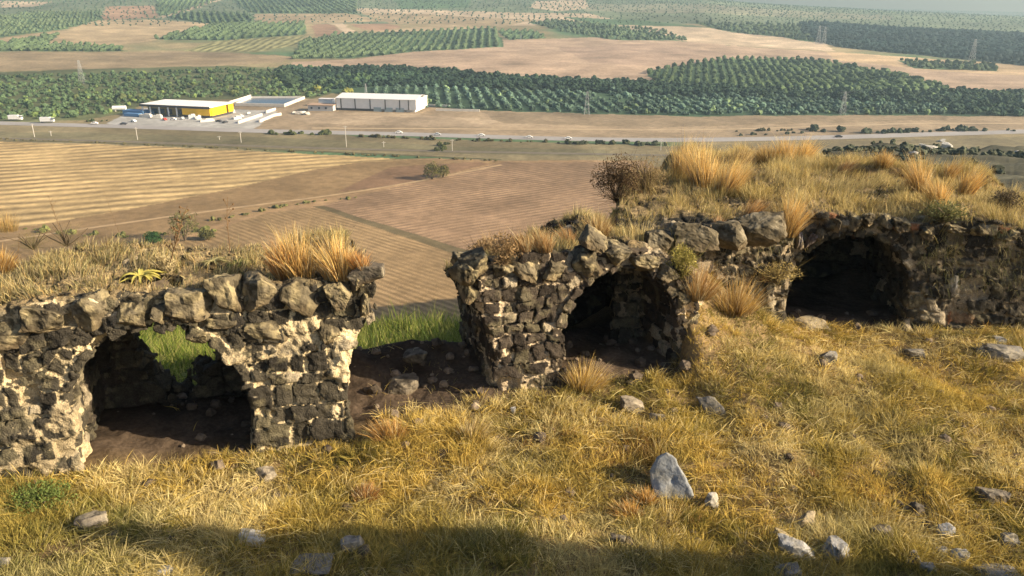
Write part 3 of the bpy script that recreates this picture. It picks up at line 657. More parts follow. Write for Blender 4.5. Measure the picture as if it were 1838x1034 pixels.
# reservoir with white walls, more boundary walls
q = [at_z(*p, ZP) for p in ((423, 190), (450, 178), (546, 178), (510, 192))]
rv = empty('reservoir', (q[0][0], q[0][1], ZP)); tag(rv, 'dark lined storage basin ringed by a low white wall', 'reservoir')
def wall_parts(pts, h, th=.9, o=(0, 0)):
    r = []
    for a, b in zip(pts[:-1], pts[1:]):
        L, rz = local_frame(a, b); r.append(boxm((a[0] + b[0]) / 2 - o[0], (a[1] + b[1]) / 2 - o[1], h / 2, L + th, th, h, rz))
    return r
part('rim_wall', wall_parts(q + [q[0]], 2.2, 1.0, q[0]), M_CONC, rv)
V, Q = prism([(a - q[0][0], b - q[0][1]) for a, b in q], .1, .9); mesh_obj('water', V, Q, mat('basin_water', (.03, .06, .12), rough=.2), parent=rv)
for pts, lab in (([(412, 186), (450, 174)], 'short white wall running up from the corner of the yellow building'), ([(428, 222), (452, 214), (470, 208)], 'white boundary wall nearest the road beside the forecourt'), ([(478, 203), (494, 198)], 'short white wall just below the basin'), ([(466, 220), (492, 209), (504, 207)], 'low pale wall at the edge of the bare lot')):
    P = [at_z(*p, ZP) for p in pts]; w = empty('boundary_wall', (P[0][0], P[0][1], ZP)); tag(w, lab, 'wall', 'white boundary walls around the yards')
    part('wall', wall_parts(P, 1.8, .8, P[0]), M_CONC, w)
for (x0, x1, y, lab) in ((768, 806, 191, 'far pale low wall right of the warehouse'), (783, 860, 199, 'long pale low wall right of the warehouse, nearer the lot')):
    P = [at_z(x0, y, ZP), at_z(x1, y + 1.5, ZP)]; w = empty('boundary_wall', (P[0][0], P[0][1], ZP)); tag(w, lab, 'wall', 'white boundary walls around the yards'); part('wall', wall_parts(P, 1.6, .8, P[0]), M_CONC, w)
# vehicles
def veh(kind, px, py, paint, label, rz, group):
    x, y = at_z(px, py, ZP); o = empty({'car': 'parked_car' if 'parked' in label else 'car', 'truck': 'truck'}[kind], (x, y, ZP + .1), rz)
    tag(o, label, kind, group)
    if kind == 'car':
        pr = [(-2.1, .35), (-2.1, .85), (-1.9, .98), (-1.35, 1.02), (-.85, 1.45), (.7, 1.45), (1.3, 1.0), (2.0, .88), (2.15, .6), (2.15, .35)]
        gl = [(-1.25, 1.03), (-.82, 1.38), (.66, 1.38), (1.2, 1.02)]
        def ex(p, w):
            n = len(p); V = [(a, -w, b) for a, b in p] + [(a, w, b) for a, b in p]; me = bpy.data.meshes.new('body')
            me.from_pydata(V, [], [tuple(range(n)), tuple(range(2 * n - 1, n - 1, -1))] + [(i, i + n, (i + 1) % n + n, (i + 1) % n) for i in range(n)]); return me
        b = bpy.data.objects.new('body', ex(pr, .88)); b.data.polygons.foreach_set('use_smooth', [False] * len(b.data.polygons)); b.data.materials.append(paint); g = bpy.data.objects.new('window', ex(gl, .90)); g.data.materials.append(M_GLASS)
        for c in (b, g): COL.objects.link(c); c.parent = o
        for sx in (-1.3, 1.35):
            for sy in (-.8, .8):
                wheel(sx, sy, .33, o)
    else:
        part('cab', [boxm(3.6, 0, 1.75, 1.9, 2.3, 2.5)], paint, o); part('cargo_box', [boxm(-.9, 0, 2.1, 6.4, 2.4, 2.7)], M_WHITE, o)
        part('chassis', [boxm(.3, 0, .6, 8.2, 1.8, .35)], M_DK, o); part('window', [boxm(3.9, 0, 2.4, 1.35, 2.36, .8)], M_GLASS, o)
        for sx in (-3.2, -2.0, 3.4):
            for sy in (-1, 1): wheel(sx, sy, .48, o)
def wheel(x, y, r, parent):
    n = 12; V = [(x + r * math.cos(6.283 * i / n), y + s, r + r * math.sin(6.283 * i / n)) for s in (-.11, .11) for i in range(n)]
    me = bpy.data.meshes.new('wheel'); me.from_pydata(V, [], [tuple(range(n)), tuple(range(2 * n - 1, n - 1, -1))] + [(i, i + n, (i + 1) % n + n, (i + 1) % n) for i in range(n)])
    me.materials.append(M_DK); o = bpy.data.objects.new('wheel', me); COL.objects.link(o); o.parent = parent
PW = mat('white_car_paint', (.8, .8, .8), rough=.3); PS = mat('silver_car_paint', (.5, .52, .55), rough=.3); PK = mat('dark_car_paint', (.04, .04, .05), rough=.3); PR = mat('red_car_paint', (.45, .05, .04), rough=.3)
g = 'vehicles driving along the far road'
veh('truck', 28, 216, PW, 'white truck at the left end of the far road', R(2), g)
veh('truck', 85, 220, PS, 'silver truck following behind, second from left on the road', R(2), g)
veh('car', 170, 223, PW, 'white car on the road between the trucks and the dark car', R(2), g)
veh('car', 222, 224, PK, 'dark car on the road in front of the yellow building', R(2), g)
for px, py, p, l in ((716, 239.5, PW, 'white car on the road below the white warehouse'), (785, 243, PS, 'silver car leading two white cars on the middle of the road'), (864, 244.5, PW, 'white car straight above the round field tree'),
                     (950, 248, PW, 'second white car from the right on the road'), (1020, 250, PW, 'rightmost white car on the road'), (1505, 247, PK, 'small dark car alone on the right stretch of road')):
    veh('car', px, py, p, l, R(-2), g)
g = 'cars parked in the forecourt of the yellow building'
for px, py, p, l in ((240, 219, PW, 'white car parked far left in the forecourt'), (296, 216, PR, 'red car parked left of a white one by the yellow building'), (311, 215.5, PW, 'white car parked right beside the red one'), (328, 214, PS, 'silver car parked facing the yellow panel'),
                     (393, 219, PK, 'dark car parked at the forecourt corner'), (404, 221, PK, 'black car parked lowest near the boundary wall'), (432, 210, PW, 'white car parked just inside the boundary wall'), (447, 205, PW, 'white car parked below the basin'), (470, 207, PK, 'dark car parked by the short white wall')):
    veh('car', px, py, p, 'parked ' + l.replace(' parked', ''), R(random.uniform(-80, 80)), g)
x, y = at_z(215, 200, ZP)
tk = empty('storage_tank', (x, y, ZP), R(8)); tag(tk, 'white cylindrical tank at the left end of the yellow building', 'tank')
n = 14; V = [(s * 4.5, 1.7 * math.cos(6.283 * i / n), 2.4 + 1.7 * math.sin(6.283 * i / n)) for s in (-1, 1) for i in range(n)]
me = bpy.data.meshes.new('vessel'); me.from_pydata(V, [], [tuple(range(n)), tuple(range(2 * n - 1, n - 1, -1))] + [(i, i + n, (i + 1) % n + n, (i + 1) % n) for i in range(n)]); me.materials.append(M_WHITE)
o = bpy.data.objects.new('vessel', me); COL.objects.link(o); o.parent = tk
part('cradle', [boxm(-2.6, 0, .5, .5, 2.6, 1.0), boxm(2.6, 0, .5, .5, 2.6, 1.0)], M_CONC, tk)
x, y = at_z(238, 207, ZP); tp = empty('covered_stack', (x, y, ZP), r1); tag(tp, 'stack of goods under blue tarpaulin left of the yellow building', 'goods stack')
part('tarpaulin', [boxm(0, 4, 1.6, 17, 7, 3.2), boxm(3, -3, 1.0, 12, 4, 2.0)], M_BLUE, tp); part('pallet', [boxm(0, 4, .1, 17.6, 7.6, .2)], M_CONC, tp)
for i, (px, py, s) in enumerate(((540, 205, 5), (528, 204, 3), (552, 206, 4))):
    x, y = at_z(px, py, ZP); rock('spoil_heap', (x, y, ZP + .5), (s * 1.6, s, s * .8), (0, 0, i), 300 + i, C(.6, .58, .55)); tag(bpy.data.objects[-1] if False else COL.objects[-1], ('widest pale spoil heap below the grey house', 'small pale spoil heap left of the widest one', 'pale spoil heap right of the widest one')[i], 'heap', 'pale heaps by the house')
# goods stacked round the forecourt
for i, (px, py, w, h, cc, lab) in enumerate(((262, 210, 9, 1.6, M_CONC, 'long pale pile of bags at the left of the forecourt'), (283, 212, 6, 1.8, M_CONC, 'square pale pile between the bags and the red car'), (345, 213, 4, 2.4, M_WHITE, 'white crate stack under the yellow panel, left one'), (357, 214, 3, 2.0, M_WHITE, 'small white crate stack under the yellow panel, right one'),
        (372, 218, 9, 1.2, M_CONC, 'low pale slab pile at the corner of the forecourt'), (415, 203, 5, 2.2, M_GREYW, 'grey stack beside the yellow side wall'), (425, 214, 6, 1.5, M_CONC, 'pale stack nearest the boundary wall'), (270, 206, 5, 2.2, M_BLUE, 'blue covered stack next to the columns'))):
    x, y = at_z(px, py, ZP); o = empty('goods_stack', (x, y, ZP), r1 + i * .2); tag(o, lab, 'goods stack', 'goods stacked in the forecourt')
    part('load', [boxm(0, 0, h / 2 + .15, w, 2.6, h), boxm(w * .15, .2, h + .45, w * .5, 1.8, .6)], cc, o); part('pallet', [boxm(0, 0, .08, w + .3, 2.9, .14)], M_CONC, o)
# utility poles and lattice pylons
M_POLE = mat('pole_concrete', (.6, .58, .55))
def pole(px, yb_, yt, label):
    x, y = at_z(px, yb_, ZP); r = at_y(px, yt, y); h = r.z - ZP
    o = empty('utility_pole', (x, y, ZP)); tag(o, label, 'pole', 'poles along the railway')
    part('post', [boxm(0, 0, h / 2, .26, .26, h)], M_POLE, o); part('crossarm', [boxm(0, 0, h - .5, 2.2, .2, .2)], M_POLE, o)
for a in ((62, 246, 222, 'leftmost pale pole beside the striped field'), (247, 251, 229, 'pale pole below the yellow building'), (433, 256, 236, 'pale pole below the white boundary wall'), (622, 264, 226, 'tall pale pole below the white warehouse'), (812, 271, 250, 'pale pole beside the dark culvert'),
          (92, 244, 235, 'short pale post right of the leftmost pole'), (394, 251, 244, 'short pale post just left of the third tall pole'), (689, 264, 254, 'short pale post right of the tallest pole'), (1186, 270, 250, 'pale pole at the foot of the mound grass')):
    pole(*a)
M_STEEL = mat('galvanised_steel', (.36, .38, .40), rough=.6)
def bar(a, b, w):
    a = Vector(a); b = Vector(b); d = (b - a); q = d.to_track_quat('Z', 'Y'); X = q @ Vector((w, 0, 0)); Y = q @ Vector((0, w, 0))
    V = [a - X - Y, a + X - Y, a + X + Y, a - X + Y, b - X - Y, b + X - Y, b + X + Y, b - X + Y]
    return [tuple(v) for v in V], [(0, 1, 5, 4), (1, 2, 6, 5), (2, 3, 7, 6), (3, 0, 4, 7), (4, 5, 6, 7), (3, 2, 1, 0)]
def pylon(px, yb_, yt, label):
    x, y, z = hit_far(px, yb_); h = at_y(px, yt, y).z - z; o = empty('lattice_pylon', (x, y, z)); tag(o, label, 'pylon', 'lattice pylons crossing the fields')
    B = []; b0 = h * .11; b1 = h * .025; lv = np.linspace(0, 1, 7)
    cs = [(-1, -1), (1, -1), (1, 1), (-1, 1)]; t = max(.05, h * .0026)
    f = lambda c, k: (c[0] * (b0 + (b1 - b0) * lv[k]), c[1] * (b0 + (b1 - b0) * lv[k]), h * lv[k])
    for k in range(6):
        for i in range(4):
            B.append(bar(f(cs[i], k), f(cs[i], k + 1), t)); B.append(bar(f(cs[i], k), f(cs[(i + 1) % 4], k + 1), t * .7)); B.append(bar(f(cs[(i + 1) % 4], k), f(cs[i], k + 1), t * .7))
    part('tower', B, M_STEEL, o)
    part('crossarm', [bar((-h * .2, 0, h * q), (h * .2, 0, h * q), t) for q in (.72, .84, .96)], M_STEEL, o)
for a in ((148, 150, 108, 'lattice pylon left of centre above the yellow building'), (1053, 206, 164, 'lattice pylon in front of the dark wood, middle of the picture'), (1512, 206, 164, 'lattice pylon in front of the wood below the long green orchard'), (657, 168, 150, 'small lattice pylon behind the white warehouse'),
          (1468, 80, 46, 'left lattice pylon of the close pair by the blue wood'), (1478, 80, 48, 'right lattice pylon of the close pair by the blue wood'), (1744, 110, 70, 'lattice pylon in the blue wood near the right edge'), (757, 186, 172, 'small pylon at the right end of the warehouse'), (935, 72, 60, 'distant pylon standing in the small far orchard')):
    pylon(*a)

# --- trees
import bmesh
def ico(n):
    bm = bmesh.new(); bmesh.ops.create_icosphere(bm, subdivisions=n, radius=1); bm.verts.ensure_lookup_table()
    V = np.array([v.co[:] for v in bm.verts]); Fc = np.array([[v.index for v in f.verts] for f in bm.faces]); bm.free(); return V, Fc
ICO = {n: ico(n) for n in (1, 2, 3)}
def blobs(P, S, colr, n, seed=0, rg=.35, flat=.85, tw=True):
    """P (k,3) ground points, S (k,) crown widths -> one mesh of lumpy crowns"""
    r = np.random.RandomState(seed)
    if tw:      # every crown is two or three lumps of unequal size
        k = len(P); P = np.concatenate([P] + [P + r.randn(k, 3) * S[:, None] * [.26, .26, .05] for _ in range(2)]); S = np.concatenate([S * .85, S * r.uniform(.35, .7, k), S * r.uniform(.3, .6, k)])
        colr = np.concatenate([colr, colr * r.uniform(.7, 1.3, (k, 1)), colr * r.uniform(.7, 1.3, (k, 1))])
    V0, F0 = ICO[n]; k = len(P); nv = len(V0)
    V = np.repeat(V0[None], k, 0) * (1 + rg * (r.rand(k, nv, 1) - .5) * 2)
    sc = S[:, None] * np.stack([r.uniform(.42, .58, k), r.uniform(.42, .58, k), r.uniform(.40, .60, k) * flat], 1)
    V = V * sc[:, None, :]; V = V + P[:, None, :]; V[:, :, 2] += (sc[:, 2] * .9)[:, None]
    c = np.repeat(np.asarray(colr)[:, None, :], nv, 1) * (1 + .35 * (r.rand(k, nv, 1) - .5))
    Fc = (F0[None] + (np.arange(k) * nv)[:, None, None]).reshape(-1, 3)
    return V.reshape(-1, 3), Fc, c.reshape(-1, 3)
M_FOL = mat('foliage', attr=True, rough=.8, noise=[(.9, .3)], spec=.15, transl=.15)
def grid_in(poly, dx, dy, dirpx, jit, seed, keep=1.0):
    r = np.random.RandomState(seed); P = W(poly)
    if dirpx: d = np.array(hit_far(*dirpx[1])[:2]) - np.array(hit_far(*dirpx[0])[:2]); d /= np.linalg.norm(d)
    else: d = np.array([1., 0.])
    n = np.array([-d[1], d[0]]); a = P @ d; b = P @ n
    A, B = np.meshgrid(np.arange(a.min(), a.max(), dx), np.arange(b.min(), b.max(), dy)); A = A.ravel() + r.uniform(-jit, jit, A.size); B = B.ravel() + r.uniform(-jit, jit, B.size)
    X = A[:, None] * d + B[:, None] * n; k = inside(X[:, 0], X[:, 1], P) & (r.rand(len(X)) < keep)
    X = X[k]; px, py = to_px(X[:, 0], X[:, 1], far_z(X[:, 0], X[:, 1])); X = X[(px > -160) & (px < 2000)]
    return np.column_stack([X, far_z(X[:, 0], X[:, 1])])
WOOD = [(500,124),(700,122),(900,136),(1180,151),(1400,165),(1400,172),(1180,172),(950,162),(820,158),(690,154),(600,160),(520,146)]
LOW = [(660,156),(950,163),(1240,174),(1400,172),(1700,170),(1700,205),(1240,207),(950,200),(760,194),(752,172),(660,170)]
WR = [(1180,151),(1400,160),(1700,163),(1838,168),(2050,172),(2050,212),(1838,210),(1700,205),(1690,190),(1500,180),(1240,174),(1180,170)]
SCR = [(-150,140),(150,134),(420,124),(505,126),(560,150),(600,166),(560,176),(430,174),(300,178),(240,190),(200,204),(130,212),(-150,214)]
near_pts = []
sets = []
a = grid_in(LOW, 4.8, 8.6, ((864, 162), (881, 192)), .9, 1, .93); sets.append((a, 4.6, C(.080, .135, .100)))
b = grid_in(WOOD, 5, 5.5, None, 2.4, 2, .93); sets.append((b, 6.6, C(.026, .052, .032)))
c = grid_in(WR, 5.2, 5.8, None, 2.4, 3, .90); sets.append((c, 5.8, C(.030, .060, .038)))
d = grid_in(SCR, 6.0, 6.5, None, 3.2, 4, .72); sets.append((d, 4.2, C(.065, .105, .050)))
allP = []; allS = []; allC = []
r = np.random.RandomState(5)
for P, s, cc in sets:
    P = P[fbm(P[:, 0], P[:, 1], 13.0, 3, 38.0) < .62]; w = fbm(P[:, 0], P[:, 1], 3.0, 2, 45.0)[:, None]; f = r.rand(len(P), 1)
    c1 = cc * (1 + .4 * w) * (1 + .7 * (f - .5)); c1 = np.where(r.rand(len(P), 1) < .12, c1 * C(1.7, 1.5, 1.0), c1)
    allP.append(P); allS.append(s * r.uniform(.35, 1.0, len(P)) ** .8 * 1.15); allC.append(c1)
P = np.concatenate(allP); S = np.concatenate(allS); Cc = np.concatenate(allC)
px, py = to_px(P[:, 0], P[:, 1], P[:, 2]); vis = (px > -10) & (px < 1848)
size = np.where(vis & (py > 150), S / np.hypot(P[:, 0], P[:, 1]), 0); order = np.argsort(-size)[:300]
msk = np.zeros(len(P), bool); msk[order] = True
V, Q, c = blobs(P[~msk], S[~msk], Cc[~msk], 2, 1)
o = mesh_obj('orchard_and_woodland', V, Q, M_FOL, col=np.clip(c, .01, .9)); tag(o, 'mass of grey green orchard and dark woodland trees across the valley floor', 'trees', kind='stuff')
# 300 individual trees from a few shapes
TV = []
for q in range(8):
    rr0 = np.random.RandomState(50 + q); tone = (C(.080, .135, .100), C(.075, .12, .09), C(.030, .060, .038), C(.026, .052, .032), C(.07, .11, .052), C(.06, .10, .046), C(.17, .18, .07), C(.06, .10, .05))[q]
    cen = np.concatenate([[[0, 0, .5]], rr0.randn(5, 3) * [.24, .24, .14] + [0, 0, .55]]); sz = np.concatenate([[.8], rr0.uniform(.38, .62, 5)])
    V, Q, c = blobs(cen - [0, 0, .3] , sz, np.repeat(tone[None], 6, 0), 2, 60 + q, .3, tw=False); V[:, 2] = np.maximum(V[:, 2], .12)
    tv, tq = bar((0, 0, -.02), (0, 0, .4), .04); tq = [(f[0], f[1], f[2]) for f in tq] + [(f[0], f[2], f[3]) for f in tq]
    n0 = len(V); V = np.concatenate([V, np.array(tv)]); Q = np.concatenate([Q, np.array(tq) + n0]); c = np.concatenate([c, np.repeat(C(.08, .06, .04)[None], 8, 0)])
    t = mesh_obj('tree', V, Q, M_FOL, col=c, link=False); TV.append(t.data)
TL = {0: ('grey green orchard tree standing in the rows right of the white warehouse', 'trees in the orchard rows'), 1: ('dark tree in the wood below the long green orchard', 'trees of the dark wood'), 2: ('green scrub tree on the flat left of the yellow building', 'scrub trees left of the buildings')}
for i in order:
    ppx, ppy = px[i], py[i]
    if ppx < 620: kd, vs = 2, (4, 5, 7)
    elif Cc[i][1] > .095: kd, vs = 0, (0, 1)
    else: kd, vs = 1, (2, 3)
    o = bpy.data.objects.new('orchard_tree' if kd == 0 else 'tree', TV[vs[r.randint(len(vs))]]); COL.objects.link(o)
    o.location = P[i]; s = S[i] * 1.0; o.scale = (s, s, s * r.uniform(.8, 1.05)); o.rotation_euler = (0, 0, r.uniform(0, 6.28))
    tag(o, TL[kd][0], 'tree', TL[kd][1])
# remote orchards on the slopes
rem = []
for poly, dx, dy, dr, s, cc, kp in (
  (FIELDS[4][0], 9, 9, ((0,60),(120,50)), 5, C(.10,.14,.075), .8), (FIELDS[7][0], 6, 10, ((20,92),(70,76)), 6, C(.08,.12,.06), .95),
  (FIELDS[9][0], 7, 11, ((330,24),(342,4)), 6, C(.08,.12,.06), .9), (FIELDS[11][0], 7, 12, ((420,42),(408,24)), 7, C(.075,.115,.055), .95),
  (FIELDS[12][0], 8, 12, ((560,24),(540,10)), 6, C(.09,.13,.07), .9), (FIELDS[16][0], 6, 12, ((500,68),(530,42)), 6.5, C(.08,.12,.06), .95),
  (FIELDS[27][0], 7, 11, ((700,96),(740,56)), 6, C(.085,.125,.065), .9), (FIELDS[28][0], 7, 12, ((930,72),(950,56)), 6, C(.07,.11,.06), .95),
  (FIELDS[29][0], 9, 10, None, 6, C(.09,.13,.07), .8), (FIELDS[36][0], 7, 8, ((1300,160),(1290,110)), 5.5, C(.07,.11,.05), .9),
  (FIELDS[33][0], 8, 8, None, 7, C(.015,.036,.036), .95), (FIELDS[35][0], 7, 8, None, 6, C(.06,.09,.045), .9), (FIELDS[0][0], 12, 26, None, 3.6, C(.07,.12,.08), .7), (FIELDS[32][0], 10, 12, None, 7, C(.08,.115,.06), .8)):
    A = grid_in(poly, dx, dy, dr, .8 if dr else 3.5, len(rem) + 20, kp)
    w = fbm(A[:, 0], A[:, 1], 3.0, 2, 90.0)[:, None]
    rem.append((A, s * r.uniform(.7, 1.15, len(A)), cc * (1 + .35 * w) * (1 + .3 * (r.rand(len(A), 1) - .5))))
rp = np.concatenate([q[0] for q in rem]); rs = np.concatenate([q[1] for q in rem]); rc = np.concatenate([q[2] for q in rem])
print('remote trees', len(rp), 'near', len(P))
V, Q, c = blobs(rp, rs, rc, 1, 9, .4, tw=False)
o = mesh_obj('distant_orchards', V, Q, M_FOL, col=np.clip(c, .01, .9)); tag(o, 'rows of orchard trees on the far slopes', 'trees', kind='stuff')
# hedges, verge bushes and lone trees on the plain
hd = []
for pts, s, sp, cc in (([(480,241),(545,240),(600,243)], 4.5, 2.2, C(.07,.085,.035)), ([(640,246),(700,247),(780,251)], 3.6, 2.5, C(.08,.075,.035)), ([(820,252),(900,254),(1000,256)], 3.0, 2.6, C(.07,.07,.035)), ([(1000,258),(1100,259),(1200,261)], 4, 2.0, C(.05,.06,.03)),
                        ([(1440,234),(1480,235),(1520,236)], 6, 3, C(.045,.06,.035)), ([(1540,240),(1640,238),(1700,234),(1838,236)], 5, 3, C(.045,.06,.035)), ([(1330,243),(1440,240)], 3, 3, C(.05,.06,.035)), ([(0,250),(300,262),(690,280),(900,290)], 1.8, 2.5, C(.11,.10,.045)),
                        ([(640,356),(560,362),(480,376),(380,398)], 2.2, 2.4, C(.12,.12,.045)), ([(1300,236),(1450,234)], 3, 4, C(.07,.07,.04)), ([(786,272),(800,258)], 3.5, 1.5, C(.05,.06,.02)), ([(0,404),(120,420),(250,424),(400,412)], 2.6, 2.0, C(.14,.15,.05)),
                        ([(120,176),(230,180),(330,176),(420,170)], 7, 7, C(.10,.125,.05)), ([(505,128),(520,150),(545,160)], 11, 7, C(.035,.06,.03)), ([(560,163),(600,166),(640,168)], 7, 6, C(.19,.20,.05)), ([(150,219),(200,217)], 3, 2.5, C(.05,.07,.03))):
    Pw = W(pts)
    for a, b in zip(Pw[:-1], Pw[1:]):
        n = max(2, int(np.linalg.norm(b - a) / sp)); t = r.rand(n)[:, None]; X = a + (b - a) * t + r.randn(n, 2) * s * .35
        X = X[r.rand(n) < .8]; hd.append((np.column_stack([X, far_z(X[:, 0], X[:, 1]) - .2]), s * r.uniform(.35, 1.05, len(X)), cc * (1 + .5 * (r.rand(len(X), 1) - .5))))
V, Q, c = blobs(np.concatenate([q[0] for q in hd]), np.concatenate([q[1] for q in hd]), np.concatenate([q[2] for q in hd]), 2, 3, .4)
o = mesh_obj('hedgerow_scrub', V, Q, M_FOL, col=np.clip(c, .01, .9)); tag(o, 'low scrub along the verges and field edges', 'scrub', kind='stuff')
def leafy(name, p, size, n, colr, seed, leaf=.12, trunk=True, label=None, cat='shrub', group=None, hollow=.35, mtl=None):
    """many small leaf faces through the crown's volume, on a trunk with limbs"""
    r = np.random.RandomState(seed); d = r.randn(n, 3); d /= np.linalg.norm(d, axis=1)[:, None]; rad = hollow + (1 - hollow) * r.rand(n) ** .5
    d[:, 2] = np.abs(d[:, 2]) * 1.5 - .45
    lump = 1 + .35 * fbm(d[:, 0] * 2 + seed, d[:, 1] * 2, d[:, 2] * 2, 2)
    Cn = d * (rad * lump)[:, None] * np.array(size) / 2; Cn[:, 2] += size[2] * .42
    a = r.randn(n, 3); a /= np.linalg.norm(a, axis=1)[:, None]; b = np.cross(a, r.randn(n, 3)); b /= np.linalg.norm(b, axis=1)[:, None]
    ls = leaf * r.uniform(.5, 1.3, n)[:, None]
    V = np.stack([Cn - a * ls, Cn + b * ls * .4, Cn + a * ls, Cn - b * ls * .4], 1).reshape(-1, 3); V[:, 2] = np.maximum(V[:, 2], 0)
    c = np.repeat(np.array(colr)[None] * (1 + .6 * (r.rand(n, 1) - .5)) * (1 + .5 * fbm(Cn[:, 0] * 3, Cn[:, 1] * 3, Cn[:, 2] * 3, 2)[:, None]), 4, 0)
    root = empty(name, p); tag(root, label, cat, group)
    mesh_obj('foliage', V, np.arange(4 * n).reshape(-1, 4), mtl or M_LEAF, col=np.clip(c, .005, .9), parent=root)
    bs = []
    for i in range(9):
        e = r.randn(3) * np.array(size) * .22; e[2] = size[2] * r.uniform(.4, .85); w = max(.006, size[0] * .012); m_ = e * .5 + r.randn(3) * size[0] * .04; m_[2] = e[2] * .5
        bs.append(bar((0, 0, -.1), tuple(m_), w)); bs.append(bar(tuple(m_), tuple(e), w * .6))
    part('branches', bs, M_BARK, root)
    return root
M_LEAF = mat('leaves', attr=True, rough=.7, spec=.2, transl=.25); M_BARK = mat('bark', (.10, .075, .05), bump=(20, .4, .01))
for px_, py_, w_, h_, cc, lab in ((776, 322, 34, 30, C(.13,.13,.04), 'round olive bush on the ploughed field, left of a close pair'), (796, 318, 24, 22, C(.15,.14,.05), 'smaller yellowish bush on the ploughed field, right of a pair'),
                              (332, 432, 54, 52, C(.13,.13,.045), 'thin olive tree on the plain behind the left wall'), (275, 438, 30, 20, C(.05,.12,.03), 'small bright green bush on the plain behind the left wall'), (372, 430, 24, 18, C(.13,.13,.045), 'low olive bush right of the thin tree behind the left wall')):
    x, y, z = hit_far(px_, py_); k = math.hypot(x, y) / F
    leafy('field_bush', (x, y, z), (w_ * k, w_ * k, h_ * k * 1.1), 1500, cc, int(px_), leaf=.35, label=lab, cat='bush', group='bushes on the plain')
# ------------------------------------------------------------------ grass, tufts, stalks, loose stones
def hit_s(px, py):
    a, b, c = ray(px, py); ts = np.arange(8, 60, .02); zz = CAMH + c * ts; g = surf(a * ts, b * ts); k = int(np.argmax(zz < g))
    return np.array([a * ts[k], b * ts[k], g[k]]), ts[k]
def blades(P, L, Wd, D, bend, colr, seg=2, tipc=1.15, rootc=.62, seed=0):
    """P base (n,3); L length; D (n,3) start direction; bend (n,3) pull of the tip; colr (n,3)"""
    n = len(P); r = np.random.RandomState(seed)
    side = np.cross(D, r.randn(n, 3)); side /= np.linalg.norm(side, axis=1)[:, None] + 1e-9
    V = []; Cn = []
    for s in range(seg + 1):
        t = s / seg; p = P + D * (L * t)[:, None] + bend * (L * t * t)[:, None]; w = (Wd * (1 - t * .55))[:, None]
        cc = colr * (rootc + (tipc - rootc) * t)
        if s < seg: V += [p - side * w / 2, p + side * w / 2]; Cn += [cc, cc]
        else: V.append(p); Cn.append(cc)
    m = len(V); V = np.stack(V, 1).reshape(-1, 3); Cn = np.stack(Cn, 1).reshape(-1, 3); o = (np.arange(n) * m)[:, None]; T_ = []
    for s in range(seg - 1):
        T_ += [o + [2 * s, 2 * s + 1, 2 * s + 3], o + [2 * s, 2 * s + 3, 2 * s + 2]]
    T_.append(o + [2 * seg - 2, 2 * seg - 1, 2 * seg])
    return V, np.concatenate(T_), Cn
M_GRASS = mat('dry_grass', attr=True, rough=.75, spec=.25, transl=.30)
r = np.random.RandomState(77)
GA = C(.66, .49, .13); GB = C(.76, .63, .30); GC = C(.27, .235, .055); GD = C(.28, .16, .050); GE = C(.46, .35, .080)
def mixcol(x, y, n, r, w=(.32, .30, .17, .05, .16)):
    pal = np.stack([GA, GB, GC, GD, GE]); f = np.stack([fbm(x, y, 10. * i, 3, 1.1) * .55 + r.rand(n) * .8 + math.log(w[i] + .01) * .35 for i in range(5)], 1)
    k = f.argmax(1); return pal[k] * (1 + .35 * (r.rand(n, 1) - .5))
